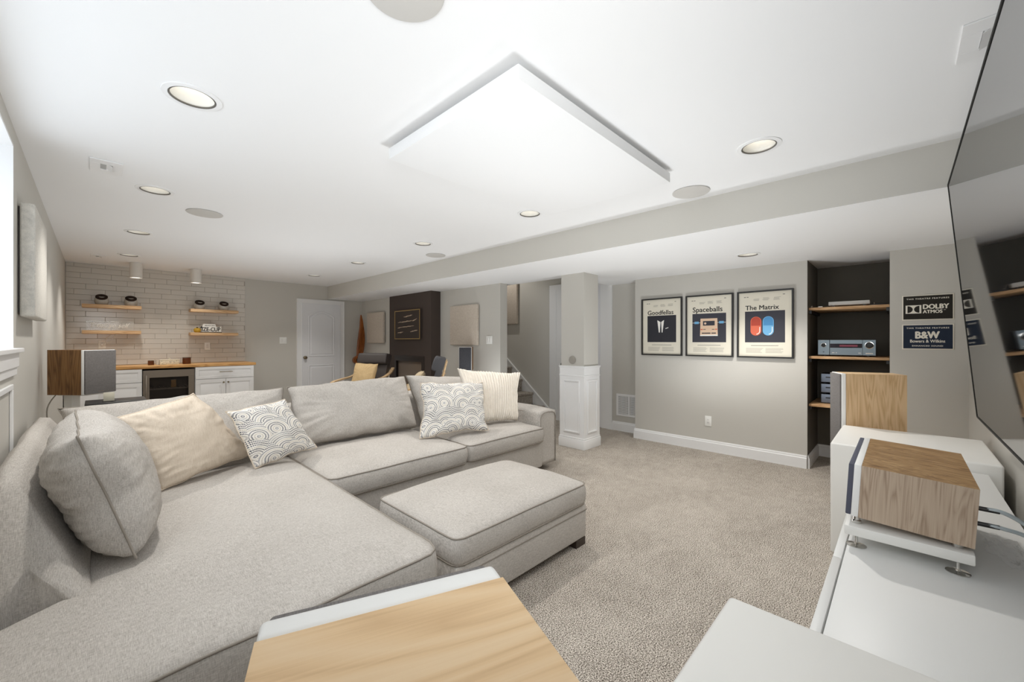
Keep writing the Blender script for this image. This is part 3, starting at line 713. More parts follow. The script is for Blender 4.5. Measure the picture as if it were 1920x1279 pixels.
# abstract canvas on the chimney
t = thing('framed_canvas', 'square dark abstract canvas in thin gold frame on the chimney', 'picture', mw=on_right(3.8495, 6.255, 1.608))
box('canvas_body', (-.408, .408, -.253, .253, .0, .045), M_ARTBK, t)
boxes('gold_frame', [(-.41, .41, .243, .255, .0451, .052), (-.41, .41, -.255, -.243, .0451, .052), (-.41, -.398, -.243, .243, .0451, .052), (.398, .41, -.243, .243, .0451, .052)], M_GOLD, t)
bm = bmesh.new()
for cx, cy, w_, sl in ((.03, .15, .30, .10), (-.06, .055, .50, .04), (.24, .075, .16, .25), (-.03, -.035, .52, .04), (.22, -.115, .24, .12), (-.22, -.135, .20, .06), (-.25, -.05, .14, .1)):
    n = 26; up, dn = [], []
    for i in range(n + 1):
        tt = i / n; x = cx + (tt - .5) * w_; h = .010 * (math.sin(PI * tt) ** .6) * (.5 + 1.1 * abs(noise.noise(Vector((x * 22, cy * 31, 0)))))
        yc = cy + (tt - .5) * w_ * sl + .008 * noise.noise(Vector((x * 14, cy * 9, 3)))
        up.append((x, yc + h)); dn.append((x, yc - h))
    poly(bm, dn + up[::-1], .0455, .0462)
link_mesh('paint_stroke', bm, M_ARTST, t)

# fireplace insert
t = thing('fireplace_insert', 'black framed glass fireplace insert in the dark chimney', 'fireplace', mw=on_right(3.85, 6.265, .74))
boxes('surround', [(-.485, .485, .22, .32, -.02, .006), (-.485, -.43, -.32, .22, -.02, .006), (.40, .485, -.32, .22, -.02, .006)], mat('firebox_trim', srgb(44, 36, 31), .35), t)
boxes('grille_slot', [(-.40, -.05, .262, .274, .006, .008), (0, .34, .262, .274, .006, .008)], M_BLACK, t)
box('firebox_back', (-.43, .40, -.32, .22, -.045, -.040), M_FIREREFL, t)  # sheet close behind the glass, coloured for its reflection
box('glass_front', (-.43, .40, -.32, .22, -.03, -.026), M_FIREG2, t)
for k in range(3): tube('gas_log', [(-.3 + k * .2, -.30, -.036), (-.1 + k * .2, -.29, -.036)], .004, M_KRAFT, t, 8)

# switches, outlets, grille
def plate(label, mw, W, H, kind, n=1, cat='light switch'):
    t = thing('wall_switch' if kind == 'switch' else 'wall_outlet', label, cat, mw=mw)
    box('cover_plate', (-W / 2, W / 2, -H / 2, H / 2, 0, .006), M_PLASTIC, t, .002)
    for k in range(n):
        x = (k - (n - 1) / 2) * .046
        if kind == 'switch': box('rocker', (x - .015, x + .015, -.033, .033, .006, .010), M_WHITE, t, .001)
        else:
            box('socket_face', (x - .016, x + .016, -.034, .034, .006, .0085), M_WHITE, t, .001)
            boxes('socket_slot', [(x - .007, x - .005, zz - .004, zz + .004, .0086, .009) for zz in (-.017, .017)] + [(x + .005, x + .007, zz - .004, zz + .004, .0086, .009) for zz in (-.017, .017)], M_BLACK, t)
    return t
plate('white outlet plate low on the wall beneath the posters', on_right(XR - .0005, 1.668, .36), .075, .12, 'outlet', 1, 'outlet')
plate('white double light switch on the wall left of the stairs', on_right(4.0395, 4.375, 1.335), .125, .12, 'switch', 2)
plate('white double light switch on the grey wall left of the white door', on_far(2.40, YF - .0005, 1.33), .118, .12, 'switch', 2)
plate('white outlet on the tiles under the right floating shelves', on_far(1.27, YF - .0105, 1.235), .075, .12, 'outlet', 1, 'outlet')
pl = plate('white outlet with plugged cord on the tiles behind the left speaker', on_far(.06, YF - .0105, 1.27), .075, .12, 'outlet', 1, 'outlet')
tube('plug_cord', smooth_path([(.0, .0, .02), (.03, .02, .03), (.05, .10, .03), (.12, .165, .02)]), .003, M_PLASTIC, pl, 6)
box('plug', (-.012, .012, -.014, .014, .009, .03), M_PLASTIC, pl, .002)

t = thing('return_air_grille', 'white return air grille low on the wall right of the column', 'vent', mw=on_right(XE - .0005, 2.83, .385))
W, H = .40, .32
boxes('frame', [(-W / 2, W / 2, H / 2 - .028, H / 2, 0, .012), (-W / 2, W / 2, -H / 2, -H / 2 + .028, 0, .012), (-W / 2, -W / 2 + .028, -H / 2 + .028, H / 2 - .028, 0, .012), (W / 2 - .028, W / 2, -H / 2 + .028, H / 2 - .028, 0, .012), (-.008, .008, -H / 2 + .028, H / 2 - .028, 0, .011)], M_TRIM, t, .001)
box('backing', (-W / 2 + .028, W / 2 - .028, -H / 2 + .028, H / 2 - .028, 0, .002), M_NICHEV, t)
bm = bmesh.new()
for k in range(17):
    y = -H / 2 + .034 + k * .0155
    v = [bm.verts.new(q) for q in ((-W / 2 + .028, y, .010), (W / 2 - .028, y, .010), (W / 2 - .028, y + .008, .003), (-W / 2 + .028, y + .008, .003))]; bm.faces.new(v)
    v = [bm.verts.new(q) for q in ((-W / 2 + .028, y - .0015, .010), (W / 2 - .028, y - .0015, .010), (W / 2 - .028, y, .010), (-W / 2 + .028, y, .010))]; bm.faces.new(v)
o = link_mesh('slats', bm, M_TRIM, t); o['kind'] = 'stuff'

# ------------------------------------------------------------------ television
t = thing('television', 'very large wall-mounted flat television tilted down, at the right edge', 'television', mw=frame_m((2.10, -.232, 1.5435), (-1, 0, 0), (0, .104, 1.243)))
box('casing', (-1.10, 1.10, -.6235, .6235, -.028, -.001), M_TVED, t, .004)
box('screen', (-1.092, 1.092, -.6155, .6155, -.001, .0012), M_TV, t)
boxes('bezel', [(-1.10, -1.092, -.6235, .6235, -.001, .0035), (1.092, 1.10, -.6235, .6235, -.001, .0035), (-1.092, 1.092, .6155, .6235, -.001, .0035), (-1.092, 1.092, -.6235, -.6155, -.001, .0035)], mat('bezel_black', srgb(46, 45, 43), .6, spec=.15), t)
box('rear_housing', (-.7, .7, -.5, .1, -.060, -.028), M_BLACK, t, .008)
o = boxes('wall_bracket', [(-.35, -.28, -.25, .25, -.118, -.060), (.28, .35, -.25, .25, -.118, -.060)], M_BLACK, t)

# ------------------------------------------------------------------ media console, doors seen from above
t = thing('media_console', 'long low white media console under the television', 'media console', (2.09, -.09, 0))
def lb(name, dims, m, bev=0, parent=None):   # world-dimension box parented to the current thing
    o = box(name, dims, m, None, bev); o.parent = parent or t
    o.matrix_parent_inverse = Matrix.Translation(-t.location) if parent is None else Matrix.Identity(4); return o
lb('carcass', (1.10, 3.105, -.312, .130, .06, .65), M_WHITEC, .002)
for k in range(4):
    lb('door', (1.10 + k * .50125, 1.10 + k * .50125 + .498, .1335, .155, .07, .65), M_WHITEC, .002)
lb('plinth', (1.14, 3.06, -.28, .10, .0, .06), M_WHITEC)

# ------------------------------------------------------------------ white subwoofers either side
def subwoofer(x0, x1, y0, y1, h, label):
    t = thing('subwoofer', label, 'subwoofer', ((x0 + x1) / 2, (y0 + y1) / 2, 0), group='large white cube subwoofers')
    a, b = (x1 - x0) / 2, (y1 - y0) / 2
    box('cabinet', (-a, a, -b, b, .03, h), M_WHITE, t, .012, 4)
    box('front_grille', (-a + .03, a - .03, b, b + .002, .06, h - .04), M_GRILLE, t)
    for sx in (-1, 1):
        for sy in (-1, 1): lathe('foot', [(.03, 0), (.03, .03)], M_BLACK, t, 16, (sx * (a - .07), sy * (b - .07), 0))
subwoofer(.43, 1.078, -.365, .303, .70, 'large white subwoofer box in the near foreground at the bottom edge')
subwoofer(3.124, 3.850, -.366, .315, .70, 'large white subwoofer box at the far end of the media console')

# ------------------------------------------------------------------ tower speakers
def tower(cx, cy, n, label):
    """front panel centre (cx,cy), n = facing direction"""
    nx, ny = n; ang = math.atan2(ny, nx) + PI / 2      # local -Y faces n
    t = thing('tower_speaker', label, 'speaker', (cx - nx * .17, cy - ny * .17, 0), ang, group='oak floor-standing speakers')
    W, D, H = .11, .17, 1.075
    bm = bmesh.new(); bx(bm, -W, W, -D + .0, D + .01, .045, H - .0005)
    for f in bm.faces:
        if f.calc_center_median().z > H - .01: f.material_index = 1
    link_mesh('cabinet', bm, [M_OAK, M_OAKTOP], t)
    # white baffle with rounded outer edges
    o = box('baffle', (-W, W, -D - .028, -D + .0, .045, H), M_BAFFLE, t, .006, 3)
    bm = bmesh.new(); bx(bm, -W + .006, W - .006, -D - .039, -D - .0282, .30, H - .004, bev=.005, seg=3); autosmooth(link_mesh('grille', bm, M_GRILLE, t))
    for z in (.22, .13): lathe('bass_port', [(.0, -.0286), (.045, -.0286), (.05, -.033), (.045, -.034)], M_BLACK, t, 20, (0, -D + .0, z - .0), 'y')
    box('plinth', (-W, W, -D - .03, D, .02, .045), M_BLACKG, t, .003)
    for sx in (-1, 1):
        for sy in (-1, 1): lathe('spike_foot', [(.004, 0), (.012, .02)], M_CHROME, t, 12, (sx * (W - .02), sy * (D - .02), 0))
    return t
tower(.192, .3385, (.368, .93), 'oak tower speaker with white baffle seen from above at the bottom edge')
tower(4.008, .3385, (-.368, .93), 'oak tower speaker with grey grille standing behind the far white subwoofer')

# ------------------------------------------------------------------ centre speaker on its little stand
t = thing('speaker_stand', 'white slab stand on four metal feet on the media console', 'speaker stand', (1.95, -.005, .65))
box('slab', (-.26, .265, -.142, .139, .045, .075), M_WHITE, t, .003)
for sx in (-.215, .215):
    for sy in (-.112, .112):
        f = lathe('foot', [(.026, 0), (.026, .0025), (.006, .006), (.004, .012), (.004, .030), (.011, .034), (.011, .045)], M_CHROME, t, 20, (sx, sy, 0))
        q_ = .0 if sy > 0 else -.0125
        lathe('upper_pad', [(.013, .075), (.013, .084), (.010, .086), (.010, .096 + q_)], M_CHROME, t, 20, (sx, sy, 0))
t = thing('center_speaker', 'oak center speaker lying on the white stand, white baffle and dark grille at its front', 'speaker', mw=Matrix.Translation((1.95, -.005, .752)) @ Matrix.Rotation(math.radians(3.2), 4, 'X'))
bm = bmesh.new(); bx(bm, -.25, .25, -.142, .106, -.004, .164)
for f in bm.faces:
    if f.calc_center_median().z > .16: f.material_index = 1
link_mesh('cabinet', bm, [M_OAKC, M_OAKCT], t)
box('baffle', (-.25, .25, .106, .124, -.004, .1645), M_BAFFLE, t, .002)
box('grille', (-.246, .246, .1242, .138, -.003, .163), mat('blue_grey_grille', srgb(84, 86, 100), .9), t, .003)
for zz, yy in ((.085, .0), (.05, .0)):
    pass
for k, (z0, sl) in enumerate(((.105, .0), (.062, .0))):
    c = tag(tube('speaker_cable', smooth_path([(1.715, -.170 + .006, z0 + .748), (1.715, -.20, z0 + .747), (1.73, -.25, z0 * .6 + .755), (1.745 - k * .03, -.325, .74), (1.75 - k * .05, -.355, .62), (1.75 - k * .05, -.365, .35)]), .0055, M_SUBTUBE, None, 8),
            ('upper' if k == 0 else 'lower') + ' clear cable from the back of the oak center speaker', 'cable', 'center speaker cables')
    a = Vector((1.715, -.152, z0 + .748)); o = tube('plug', [a, a + Vector((0, -.040, 0))], .0062, M_BLACK, c, 10)
# crumpled clear bag on the console
bm = bmesh.new(); bmesh.ops.create_icosphere(bm, subdivisions=4, radius=1)
for v in bm.verts:
    d = v.co.normalized(); k = 1 + .55 * noise.noise(d * 2.3) + .3 * noise.noise(d * 6)
    v.co = Vector((d.x * .11 * k, d.y * .038 * k, max(d.z, -.55) * .014 * k + .010))
    v.co.z = max(v.co.z, .0006)
M_BAG = mat('clear_plastic_film', (.95, .97, 1, 1), .08, Alpha=.13, spec=.9)
o = link_mesh('plastic_bag', bm, M_BAG, None, True); o.location = (2.0, -.238, .65); o.rotation_euler = (0, 0, .12); tag(o, 'crumpled clear plastic bag lying on the white console behind the center speaker', 'plastic bag')

# ------------------------------------------------------------------ niche shelves and equipment
for z, lab in ((1.665, 'top wooden shelf in the dark niche, under the white device'), (1.163, 'middle wooden shelf in the dark niche, under the silver receiver'), (.668, 'lowest wooden shelf in the dark niche, under the stacked amplifiers')):
    t = thing('niche_shelf', lab, 'shelf', (5.48, .39, z), group='oak shelves in the dark niche')
    box('board', (-.32, .305, -.308, .305, -.026, 0), M_NSHELF, t, .002)
    for q_ in (.285, -.3085): box('support_cleat', (-.30, .30, q_, q_ + .0235, -.060, -.0265), M_BLACK, t)
def on_niche(x, y, z): return frame_m((x, y, z), (0, -1, 0), (0, 0, 1))
t = thing('av_receiver', 'silver audio receiver with two round dials on the middle niche shelf', 'receiver', mw=on_niche(5.27, .405, 1.163))
box('chassis', (-.215, .215, .012, .165, -.30, 0), M_BLACK, t, .002)
boxes('front_panel', [(-.225, -.130, .014, .168, 0, .018), (.128, .225, .014, .168, 0, .018), (-.129, .127, .014, .168, 0, .010)], M_SILVER, t, .002)
rect_part('display_window', -.126, .124, .088, .130, .010, .0115, mat('display_glass', srgb(34, 26, 36), .1), t)
rect_part('display_glow', -.05, .09, .10, .118, .0116, .0119, mat('display_segment', srgb(120, 40, 60), .3, Emission_Color=(.5, .05, .12, 1), Emission_Strength=.08), t)
for x, r in ((-.178, .019), (.178, .029)):
    lathe('dial', [(r, .018), (r, .034), (r * .85, .037), (r * .8, .030), (0, .031)], M_BLACK, t, 28, (x, .115, 0), 'z')
    lathe('dial_rim', [(r * 1.18, .018), (r * 1.18, .020), (r, .0205)], M_CHROME, t, 28, (x, .115, 0), 'z', False)
boxes('button', [(-.11, -.09, .034, .040, .010, .0115), (-.08, -.07, .034, .040, .010, .0115), (.095, .115, .034, .040, .010, .0115), (.150, .205, .030, .040, .018, .0195)], M_PWHITE, t)
lathe('headphone_jack', [(.006, .018), (.006, .020), (.003, .0195)], M_BLACK, t, 12, (-.178, .045, 0), 'z', False)
text('lettering', 'DENON', M_PWHITE, t, -.185, .158, .0183, width=.028)
for x in (-.17, .17): lathe('foot', [(.02, 0), (.02, .012)], M_BLACK, t, 16, (0, 0, 0), 'y').location = (x, 0, -.02)
labs = ['bottom grey amplifier in the stack of three on the lowest niche shelf', 'middle grey amplifier in the stack of three on the lowest niche shelf', 'top grey amplifier in the stack of three on the lowest niche shelf']
for k in range(3):
    t = thing('amplifier', labs[k], 'amplifier', mw=on_niche(5.30, .50, .668 + k * .107), group='stacked amplifiers')
    box('chassis', (-.11, .11, .008, .098, -.24, -.0005), M_BLACK, t, .003)
    rect_part('front_panel', -.108, .108, .010, .096, -.0004, .010, M_SILVER2, t, .003)
    rect_part('vent_slot', -.07, .07, .055, .066, .0101, .0108, M_BLACK, t)
    boxes('foot', [(-.09, -.07, 0, .008, -.04, -.01), (.07, .09, 0, .008, -.04, -.01), (-.09, -.07, 0, .008, -.23, -.20), (.07, .09, 0, .008, -.23, -.20)], M_BLACK, t)
t = thing('media_player', 'slim white device box on the top niche shelf', 'media player', mw=on_niche(5.27, .385, 1.665))
box('case', (-.16, .16, .020, .058, -.16, 0), M_WHITE, t, .003)
boxes('foot', [(-.13, -.11, 0, .020, -.03, -.01), (.11, .13, 0, .020, -.03, -.01), (-.13, -.11, 0, .020, -.15, -.13), (.11, .13, 0, .020, -.15, -.13)], M_BLACK, t)
t = thing('network_box', 'low black box with a small knob at the right end of the top niche shelf', 'electronics', mw=on_niche(5.33, .165, 1.665))
box('case', (-.068, .068, 0, .022, -.12, 0), M_BLACK, t, .002); lathe('knob', [(.008, .022), (.008, .036), (0, .036)], M_STEEL, t, 14, (0, 0, 0), 'y').location = (-.03, 0, -.03)
t = thing('remote_puck', 'tiny white plug lying on the top niche shelf left of the white device', 'adapter', (5.19, .60, 1.665)); box('body', (-.012, .012, -.016, .016, 0, .012), M_WHITE, t, .002); box('cap', (-.012, .012, .016, .022, .002, .010), M_STEEL, t)
t = thing('remote_puck', 'small silver ball at the far left end of the top niche shelf', 'adapter', (5.19, .675, 1.665)); lathe('body', [(0, 0), (.012, .004), (.014, .012), (.010, .02), (0, .022)], M_STEEL, t, 14)

# ------------------------------------------------------------------ dry bar
def shelf(x0, x1, z, label):
    t = thing('floating_shelf', label, 'shelf', ((x0 + x1) / 2, 8.095, z), group='floating oak shelves'); w_ = (x1 - x0) / 2
    box('board', (-w_, w_, -.10, .095, -.045, 0), M_SHELFW, t, .002); box('hidden_bracket', (-w_ + .05, w_ - .05, .0952, .0975, -.035, -.01), M_STEEL, t)
shelf(-.135, .465, 1.830, 'upper left floating oak shelf holding two glass jars'); shelf(-.135, .46, 1.468, 'lower left floating oak shelf holding the clear script sign')
shelf(1.03, 1.665, 1.828, 'upper right floating oak shelf holding two glass jars'); shelf(1.03, 1.66, 1.455, 'lower right floating oak shelf with the lemon jar')
def make_jar():
    t = thing('glass_jar', '', 'jar', group='round glass jars with dark lids')
    lathe('glass_body', [(.0, .0), (.055, .0), (.066, .012), (.074, .05), (.070, .085), (.058, .108), (.054, .110), (.052, .104), (.065, .082), (.069, .05), (.061, .016), (.05, .006), (0, .006)], M_JAR, t, 28)
    bm = bmesh.new(); lathe_bm(bm, [(0, .0), (.052, .0), (.056, .006), (.056, .016), (.046, .022), (.020, .020), (0, .016)], 28)
    o = autosmooth(link_mesh('lid', bm, M_DARKLID, t)); o.location = (0, -.026, .100); o.rotation_euler = (math.radians(38), 0, 0); o.scale = (1.12, 1.12, 1)
    return t
j0 = make_jar(); JL = ['glass jar with dark lid, leftmost on the upper left shelf', 'glass jar with dark lid, right one on the upper left shelf', 'glass jar with dark lid, left one on the upper right shelf', 'glass jar with dark lid, rightmost on the upper right shelf']
for i, (x, z) in enumerate(((.055, 1.830), (.355, 1.830), (1.155, 1.828), (1.475, 1.828))):
    o = j0 if i == 0 else copy_thing(j0); o.location = (x, 8.10, z); o['label'] = JL[i]
# clear acrylic script sign
t = thing('acrylic_sign', 'clear acrylic sign with looping script on the lower left shelf', 'sign', mw=on_far(.145, 8.10, 1.468))
box('clear_plate', (-.24, .24, 0, .135, -.003, 0), M_ACRYL, t)
text('lettering', 'Treat yo self', M_PWHITE, t, .0, .065, .001, width=.40, height=.085, shear=.45, bold=.004)
tag(tube('sign_cord', smooth_path([(.18, 8.17, 1.462 - .05), (.19, 8.185, 1.40), (.15, 8.186, 1.33), (.11, 8.17, 1.29)]), .003, M_PLASTIC, None, 6), 'thin white cord hanging below the lower left shelf to the outlet', 'cord')
# lemon shaped jar and lettered block
t = thing('lemon_jar', 'small yellow lemon-shaped jar on the lower right shelf', 'jar', (1.125, 8.09, 1.455))
lathe('body', [(0, 0), (.03, .0), (.044, .018), (.048, .04), (.042, .062), (.028, .072), (0, .073)], M_YELLOW, t, 26); lathe('stem_lid', [(.012, .073), (.014, .08), (.006, .088), (0, .089)], M_DARKLID, t, 14)
t = thing('lettered_block', 'black and white cut-out lettered sign on the lower right shelf', 'sign', mw=on_far(1.305, 8.08, 1.455))
box('base_bar', (-.15, .14, 0, .012, -.015, .012), M_BLACK, t)
shape('backing', [(-.12, .012), (.135, .012), (.13, .115), (.11, .075), (.06, .10), (.055, .14), (-.10, .14), (-.13, .10)], -.002, M_PWHITE, t, .004)
text('lettering', 'IZE-CUP', M_INK, t, .0, .055, .0024, width=.24, height=.062, bold=.03); text('lettering', 'SEASON', M_INK, t, -.02, .115, .0024, width=.13, height=.018, bold=.03)
shape('leaf_shape', [(-.15, .07), (-.125, .105), (-.115, .12), (-.12, .095), (-.10, .075)], .0026, M_INK, t, .002)
# counter, cabinets, fridge
t = thing('bar_worktop', 'long butcher block worktop of the tiled bar', 'countertop', (.76, 7.90, .93)); box('slab', (-1.047, 1.06, -.32, .29, 0, .04), M_BUTCHER, t, .004); box('rear_strip', (-1.047, 1.04, .2902, .2915, .005, .035), M_BUTCHER, t)
def shaker(name, x0, x1, z0, z1, y, parent, rail=.055):
    o = box(name, (x0, x1, y, y + .018, z0, z1), M_TRIM, parent, .0015)
    boxes('front_frame', [(x0, x1, y - .008, y, z1 - rail, z1), (x0, x1, y - .008, y, z0, z0 + rail), (x0, x0 + rail, y - .008, y, z0 + rail, z1 - rail), (x1 - rail, x1, y - .008, y, z0 + rail, z1 - rail)], M_TRIM, o, .0015); return o
def cabinet(x0, x1, label, doors, handle=True):
    t = thing('base_cabinet', label, 'cabinet', ((x0 + x1) / 2, 7.90, 0), group='white shaker bar cabinets'); w_ = (x1 - x0) / 2
    box('carcass', (-w_, w_, -.29, .29, .09, .9295), M_TRIM, t); box('toe_kick', (-w_, w_, -.23, .29, 0, .09), M_TRIM, t)
    d = shaker('drawer', -w_ + .004, w_ - .004, .745, .924, -.31, t, .04)
    if handle:
        tube('drawer_handle', [(-.085, -.345, .845), (.085, -.345, .845)], .006, M_NICKEL, d, 10); boxes('handle_post', [(-.075, -.065, -.345, -.318, .84, .85), (.065, .075, -.345, -.318, .84, .85)], M_NICKEL, d)
    n = doors
    for k in range(n):
        a = -w_ + .004 + k * (2 * w_ - .004) / n; dd = shaker('door', a, a + (2 * w_ - .004) / n - .004, .10, .738, -.31, t)
        if handle: lathe('knob', [(.0, -.335), (.012, -.335), (.014, -.328), (.005, -.322), (.005, -.318)], M_NICKEL, dd, 14, ((-.03 if k == 0 else .03) if n == 2 else w_ - .04, 0, .68), 'y')
cabinet(-.285, .447, 'white shaker cabinet left of the bar fridge', 2, False); cabinet(1.032, 1.79, 'white shaker cabinet right of the bar fridge with bar handle', 2)
t = thing('beverage_fridge', 'stainless under-counter fridge with dark glass door between white cabinets', 'refrigerator', (.739, 7.90, 0))
boxes('cabinet_body', [(-.285, .285, -.25, .28, .02, .05), (-.285, .285, -.25, .28, .885, .905), (-.285, -.265, -.25, .28, .05, .885), (.265, .285, -.25, .28, .05, .885), (-.265, .265, .26, .28, .05, .885)], M_FRIDGEIN, t)
d = boxes('door', [(-.285, .285, -.30, -.252, .80, .905), (-.285, .285, -.30, -.252, .05, .11), (-.285, -.215, -.30, -.252, .11, .80), (.215, .285, -.30, -.252, .11, .80)], M_STEEL, t, .003)
box('door_glass', (-.215, .215, -.28, -.276, .11, .80), M_FGLASS, d); box('door_handle', (-.262, -.240, -.345, -.325, .35, .84), M_STEEL, d, .004)
for z in (.62, .38):
    bm = bmesh.new(); bx(bm, -.26, .26, -.235, -.225, z, z + .02); 
    for k in range(12): bx(bm, -.25 + k * .045, -.246 + k * .045, -.225, .25, z + .004, z + .008)
    link_mesh('wire_shelf', bm, M_STEEL, t)
t = thing('drink_box', 'small tan carton standing inside the glass-door fridge', 'box', (.795, 7.72, .643)); box('carton', (-.028, .028, -.02, .02, 0, .105), M_KRAFT, t, .001); box('carton_flap', (-.028, .028, -.02, .02, .1052, .108), M_TIN, t)
def candle(x, y, r, h, label):
    t = thing('candle_jar', label, 'candle', (x, y, .97), group='amber candle jars')
    lathe('glass', [(0, 0), (r * .95, 0), (r, .004), (r, h), (r * .92, h), (r * .92, .006), (0, .006)], M_AMBER, t, 24)
    lathe('rim', [(r * 1.01, h - .006), (r * 1.01, h + .001), (r * .9, h + .001)], M_NICKEL, t, 24, close=False); tube('wick', [(0, 0, h * .5), (0, 0, h * .62)], .0015, M_BLACK, t, 6)
    lathe('wax', [(0, .008), (r * .9, .008), (r * .9, h * .55), (0, h * .52)], M_TIN, t, 20)
candle(.555, 7.84, .035, .066, 'small amber candle jar left on the butcher block worktop'); candle(.965, 7.86, .052, .10, 'larger amber candle jar right on the butcher block worktop')
t = thing('decorative_tin', 'cream tin box with wavy line drawing between the two amber candles', 'tin', (.76, 7.83, .97)); box('tin_body', (-.11, .11, -.04, .04, 0, .062), M_TINW, t, .003); box('tin_lid', (-.112, .112, -.042, .042, .0622, .075), M_TIN, t, .003)
lathe('lid_knob', [(.012, .075), (.006, .082), (.014, .092), (0, .096)], M_TIN, t, 14)
t = thing('glass_tumbler', 'clear short glass beside the small amber candle', 'glass', (.63, 7.84, .97)); lathe('glass_wall', [(0, 0), (.022, 0), (.026, .072), (.024, .072), (.020, .005), (0, .005)], M_JAR, t, 20); lathe('rim', [(.0262, .070), (.0264, .073), (.0240, .073)], M_JAR, t, 20, close=False)

# ------------------------------------------------------------------ surround speakers on stands
def surround(corner_l, corner_r, depth, z0, z1, label, slabel, mw_, polepos, parts='oak'):
    a, b = Vector((*corner_l, 0)), Vector((*corner_r, 0)); ax = (b - a).normalized(); n = Vector((ax.y, -ax.x, 0)); W = (b - a).length
    c = (a + b) / 2; M = Matrix((ax, -n, Vector((0, 0, 1)))).transposed().to_4x4(); M.translation = c + Vector((0, 0, z0))
    t = thing('bookshelf_speaker', label, 'speaker', mw=M, group='surround speakers on stands'); H = z1 - z0; w_ = W / 2
    box('cabinet', (-w_, w_, .028, depth, 0, H), mw_, t); box('baffle', (-w_, w_, .010, .0275, 0, H), M_BAFFLE, t, .003)
    box('grille', (-w_ + .005, w_ - .005, -.004, .0098, .005, H - .005), M_GRILLE if parts == 'oak' else M_GRILLED, t, .003)
    rect_part('name_badge', -.02, .02, -.0046, -.0041, .018, .022, M_STEEL, t)
    M2 = M.copy(); M2.translation = c - n * (depth / 2) + Vector((0, 0, 0))
    s = thing('speaker_stand', slabel, 'speaker stand', mw=M2, group='slim stands of the surround speakers')
    box('top_plate', (-w_ * .7, w_ * .7, -depth * .38, depth * .38, z0 - .008, z0 - .0005), M_WHITE, s, .002)
    box('pole', (-.03, .03, polepos - .035, polepos + .035, .02, z0 - .008), M_WHITE, s, .006); box('base_plate', (-.13, .13, -.15, .15, 0, .02), M_BLACKG, s, .004)
surround((-.061, 4.405), (.114, 4.555), .30, .912, 1.252, 'shade-darkened oak bookshelf speaker with grey grille on a stand in front of the tiled bar', 'white pole stand under the oak bookshelf speaker by the left wall', M_OAKSHADE, .09)
surround((3.647, 4.60), (3.775, 4.468), .26, .892, 1.232, 'dark grilled bookshelf speaker on a stand below the wall panel right of the chimney', 'white pole stand under the dark grilled speaker by the light switch', M_OAKSHADE, .0, 'dark')
tag(tube('speaker_cable', smooth_path([(-.20, 4.72, .93), (-.262, 4.75, .80), (-.255, 4.76, .6), (-.262, 4.77, .3), (-.25, 4.78, .01)]), .004, M_INKG, None, 6), 'thin cable hanging down the left wall behind the oak bookshelf speaker', 'cable')
t = thing('tablet', 'small white card display on black base in front of the bar cabinets', 'tablet', (.10, 5.3, .86))
bpy.data.objects.remove(t)
t = thing('side_table', 'small black-topped side table behind the sofa under the oak bookshelf speaker', 'side table', (.105, 4.15, 0))
box('table_top', (-.16, .16, -.14, .14, .870, .885), M_BLACK, t, .003); box('table_pole', (-.02, .02, -.02, .02, .02, .870), M_BLACK, t); box('table_base', (-.13, .13, -.12, .12, 0, .02), M_BLACK, t, .004)
t = thing('card_display', 'small cream card standing on the black side table by the oak bookshelf speaker', 'card', (.065, 4.10, .885)); box('card', (-.028, .028, -.004, .004, .004, .065), M_TIN, t, .001); box('card_foot', (-.035, .035, -.02, .02, 0, .004), M_BLACK, t)

# ------------------------------------------------------------------ upholstery helpers
def fbm(p, s, o=0): return noise.noise(Vector((p[0] * s + o, p[1] * s + o * .7, p[2] * s - o)))
def surf_box(nx, ny, nz):
    """unit cube [-1,1]^3 surface grid as a bmesh"""
    bm = bmesh.new(); vs = {}
    def V(i, j, k):
        if (i, j, k) not in vs: vs[(i, j, k)] = bm.verts.new((2 * i / nx - 1, 2 * j / ny - 1, 2 * k / nz - 1))
        return vs[(i, j, k)]
    for i in range(nx):
        for j in range(ny):
            for k in (0, nz): bm.faces.new((V(i, j, k), V(i + 1, j, k), V(i + 1, j + 1, k), V(i, j + 1, k)))
    for i in range(nx):
        for k in range(nz):
            for j in (0, ny): bm.faces.new((V(i, j, k), V(i + 1, j, k), V(i + 1, j, k + 1), V(i, j, k + 1)))
    for j in range(ny):
        for k in range(nz):
            for i in (0, nx): bm.faces.new((V(i, j, k), V(i, j + 1, k), V(i, j + 1, k + 1), V(i, j, k + 1)))
    return bm
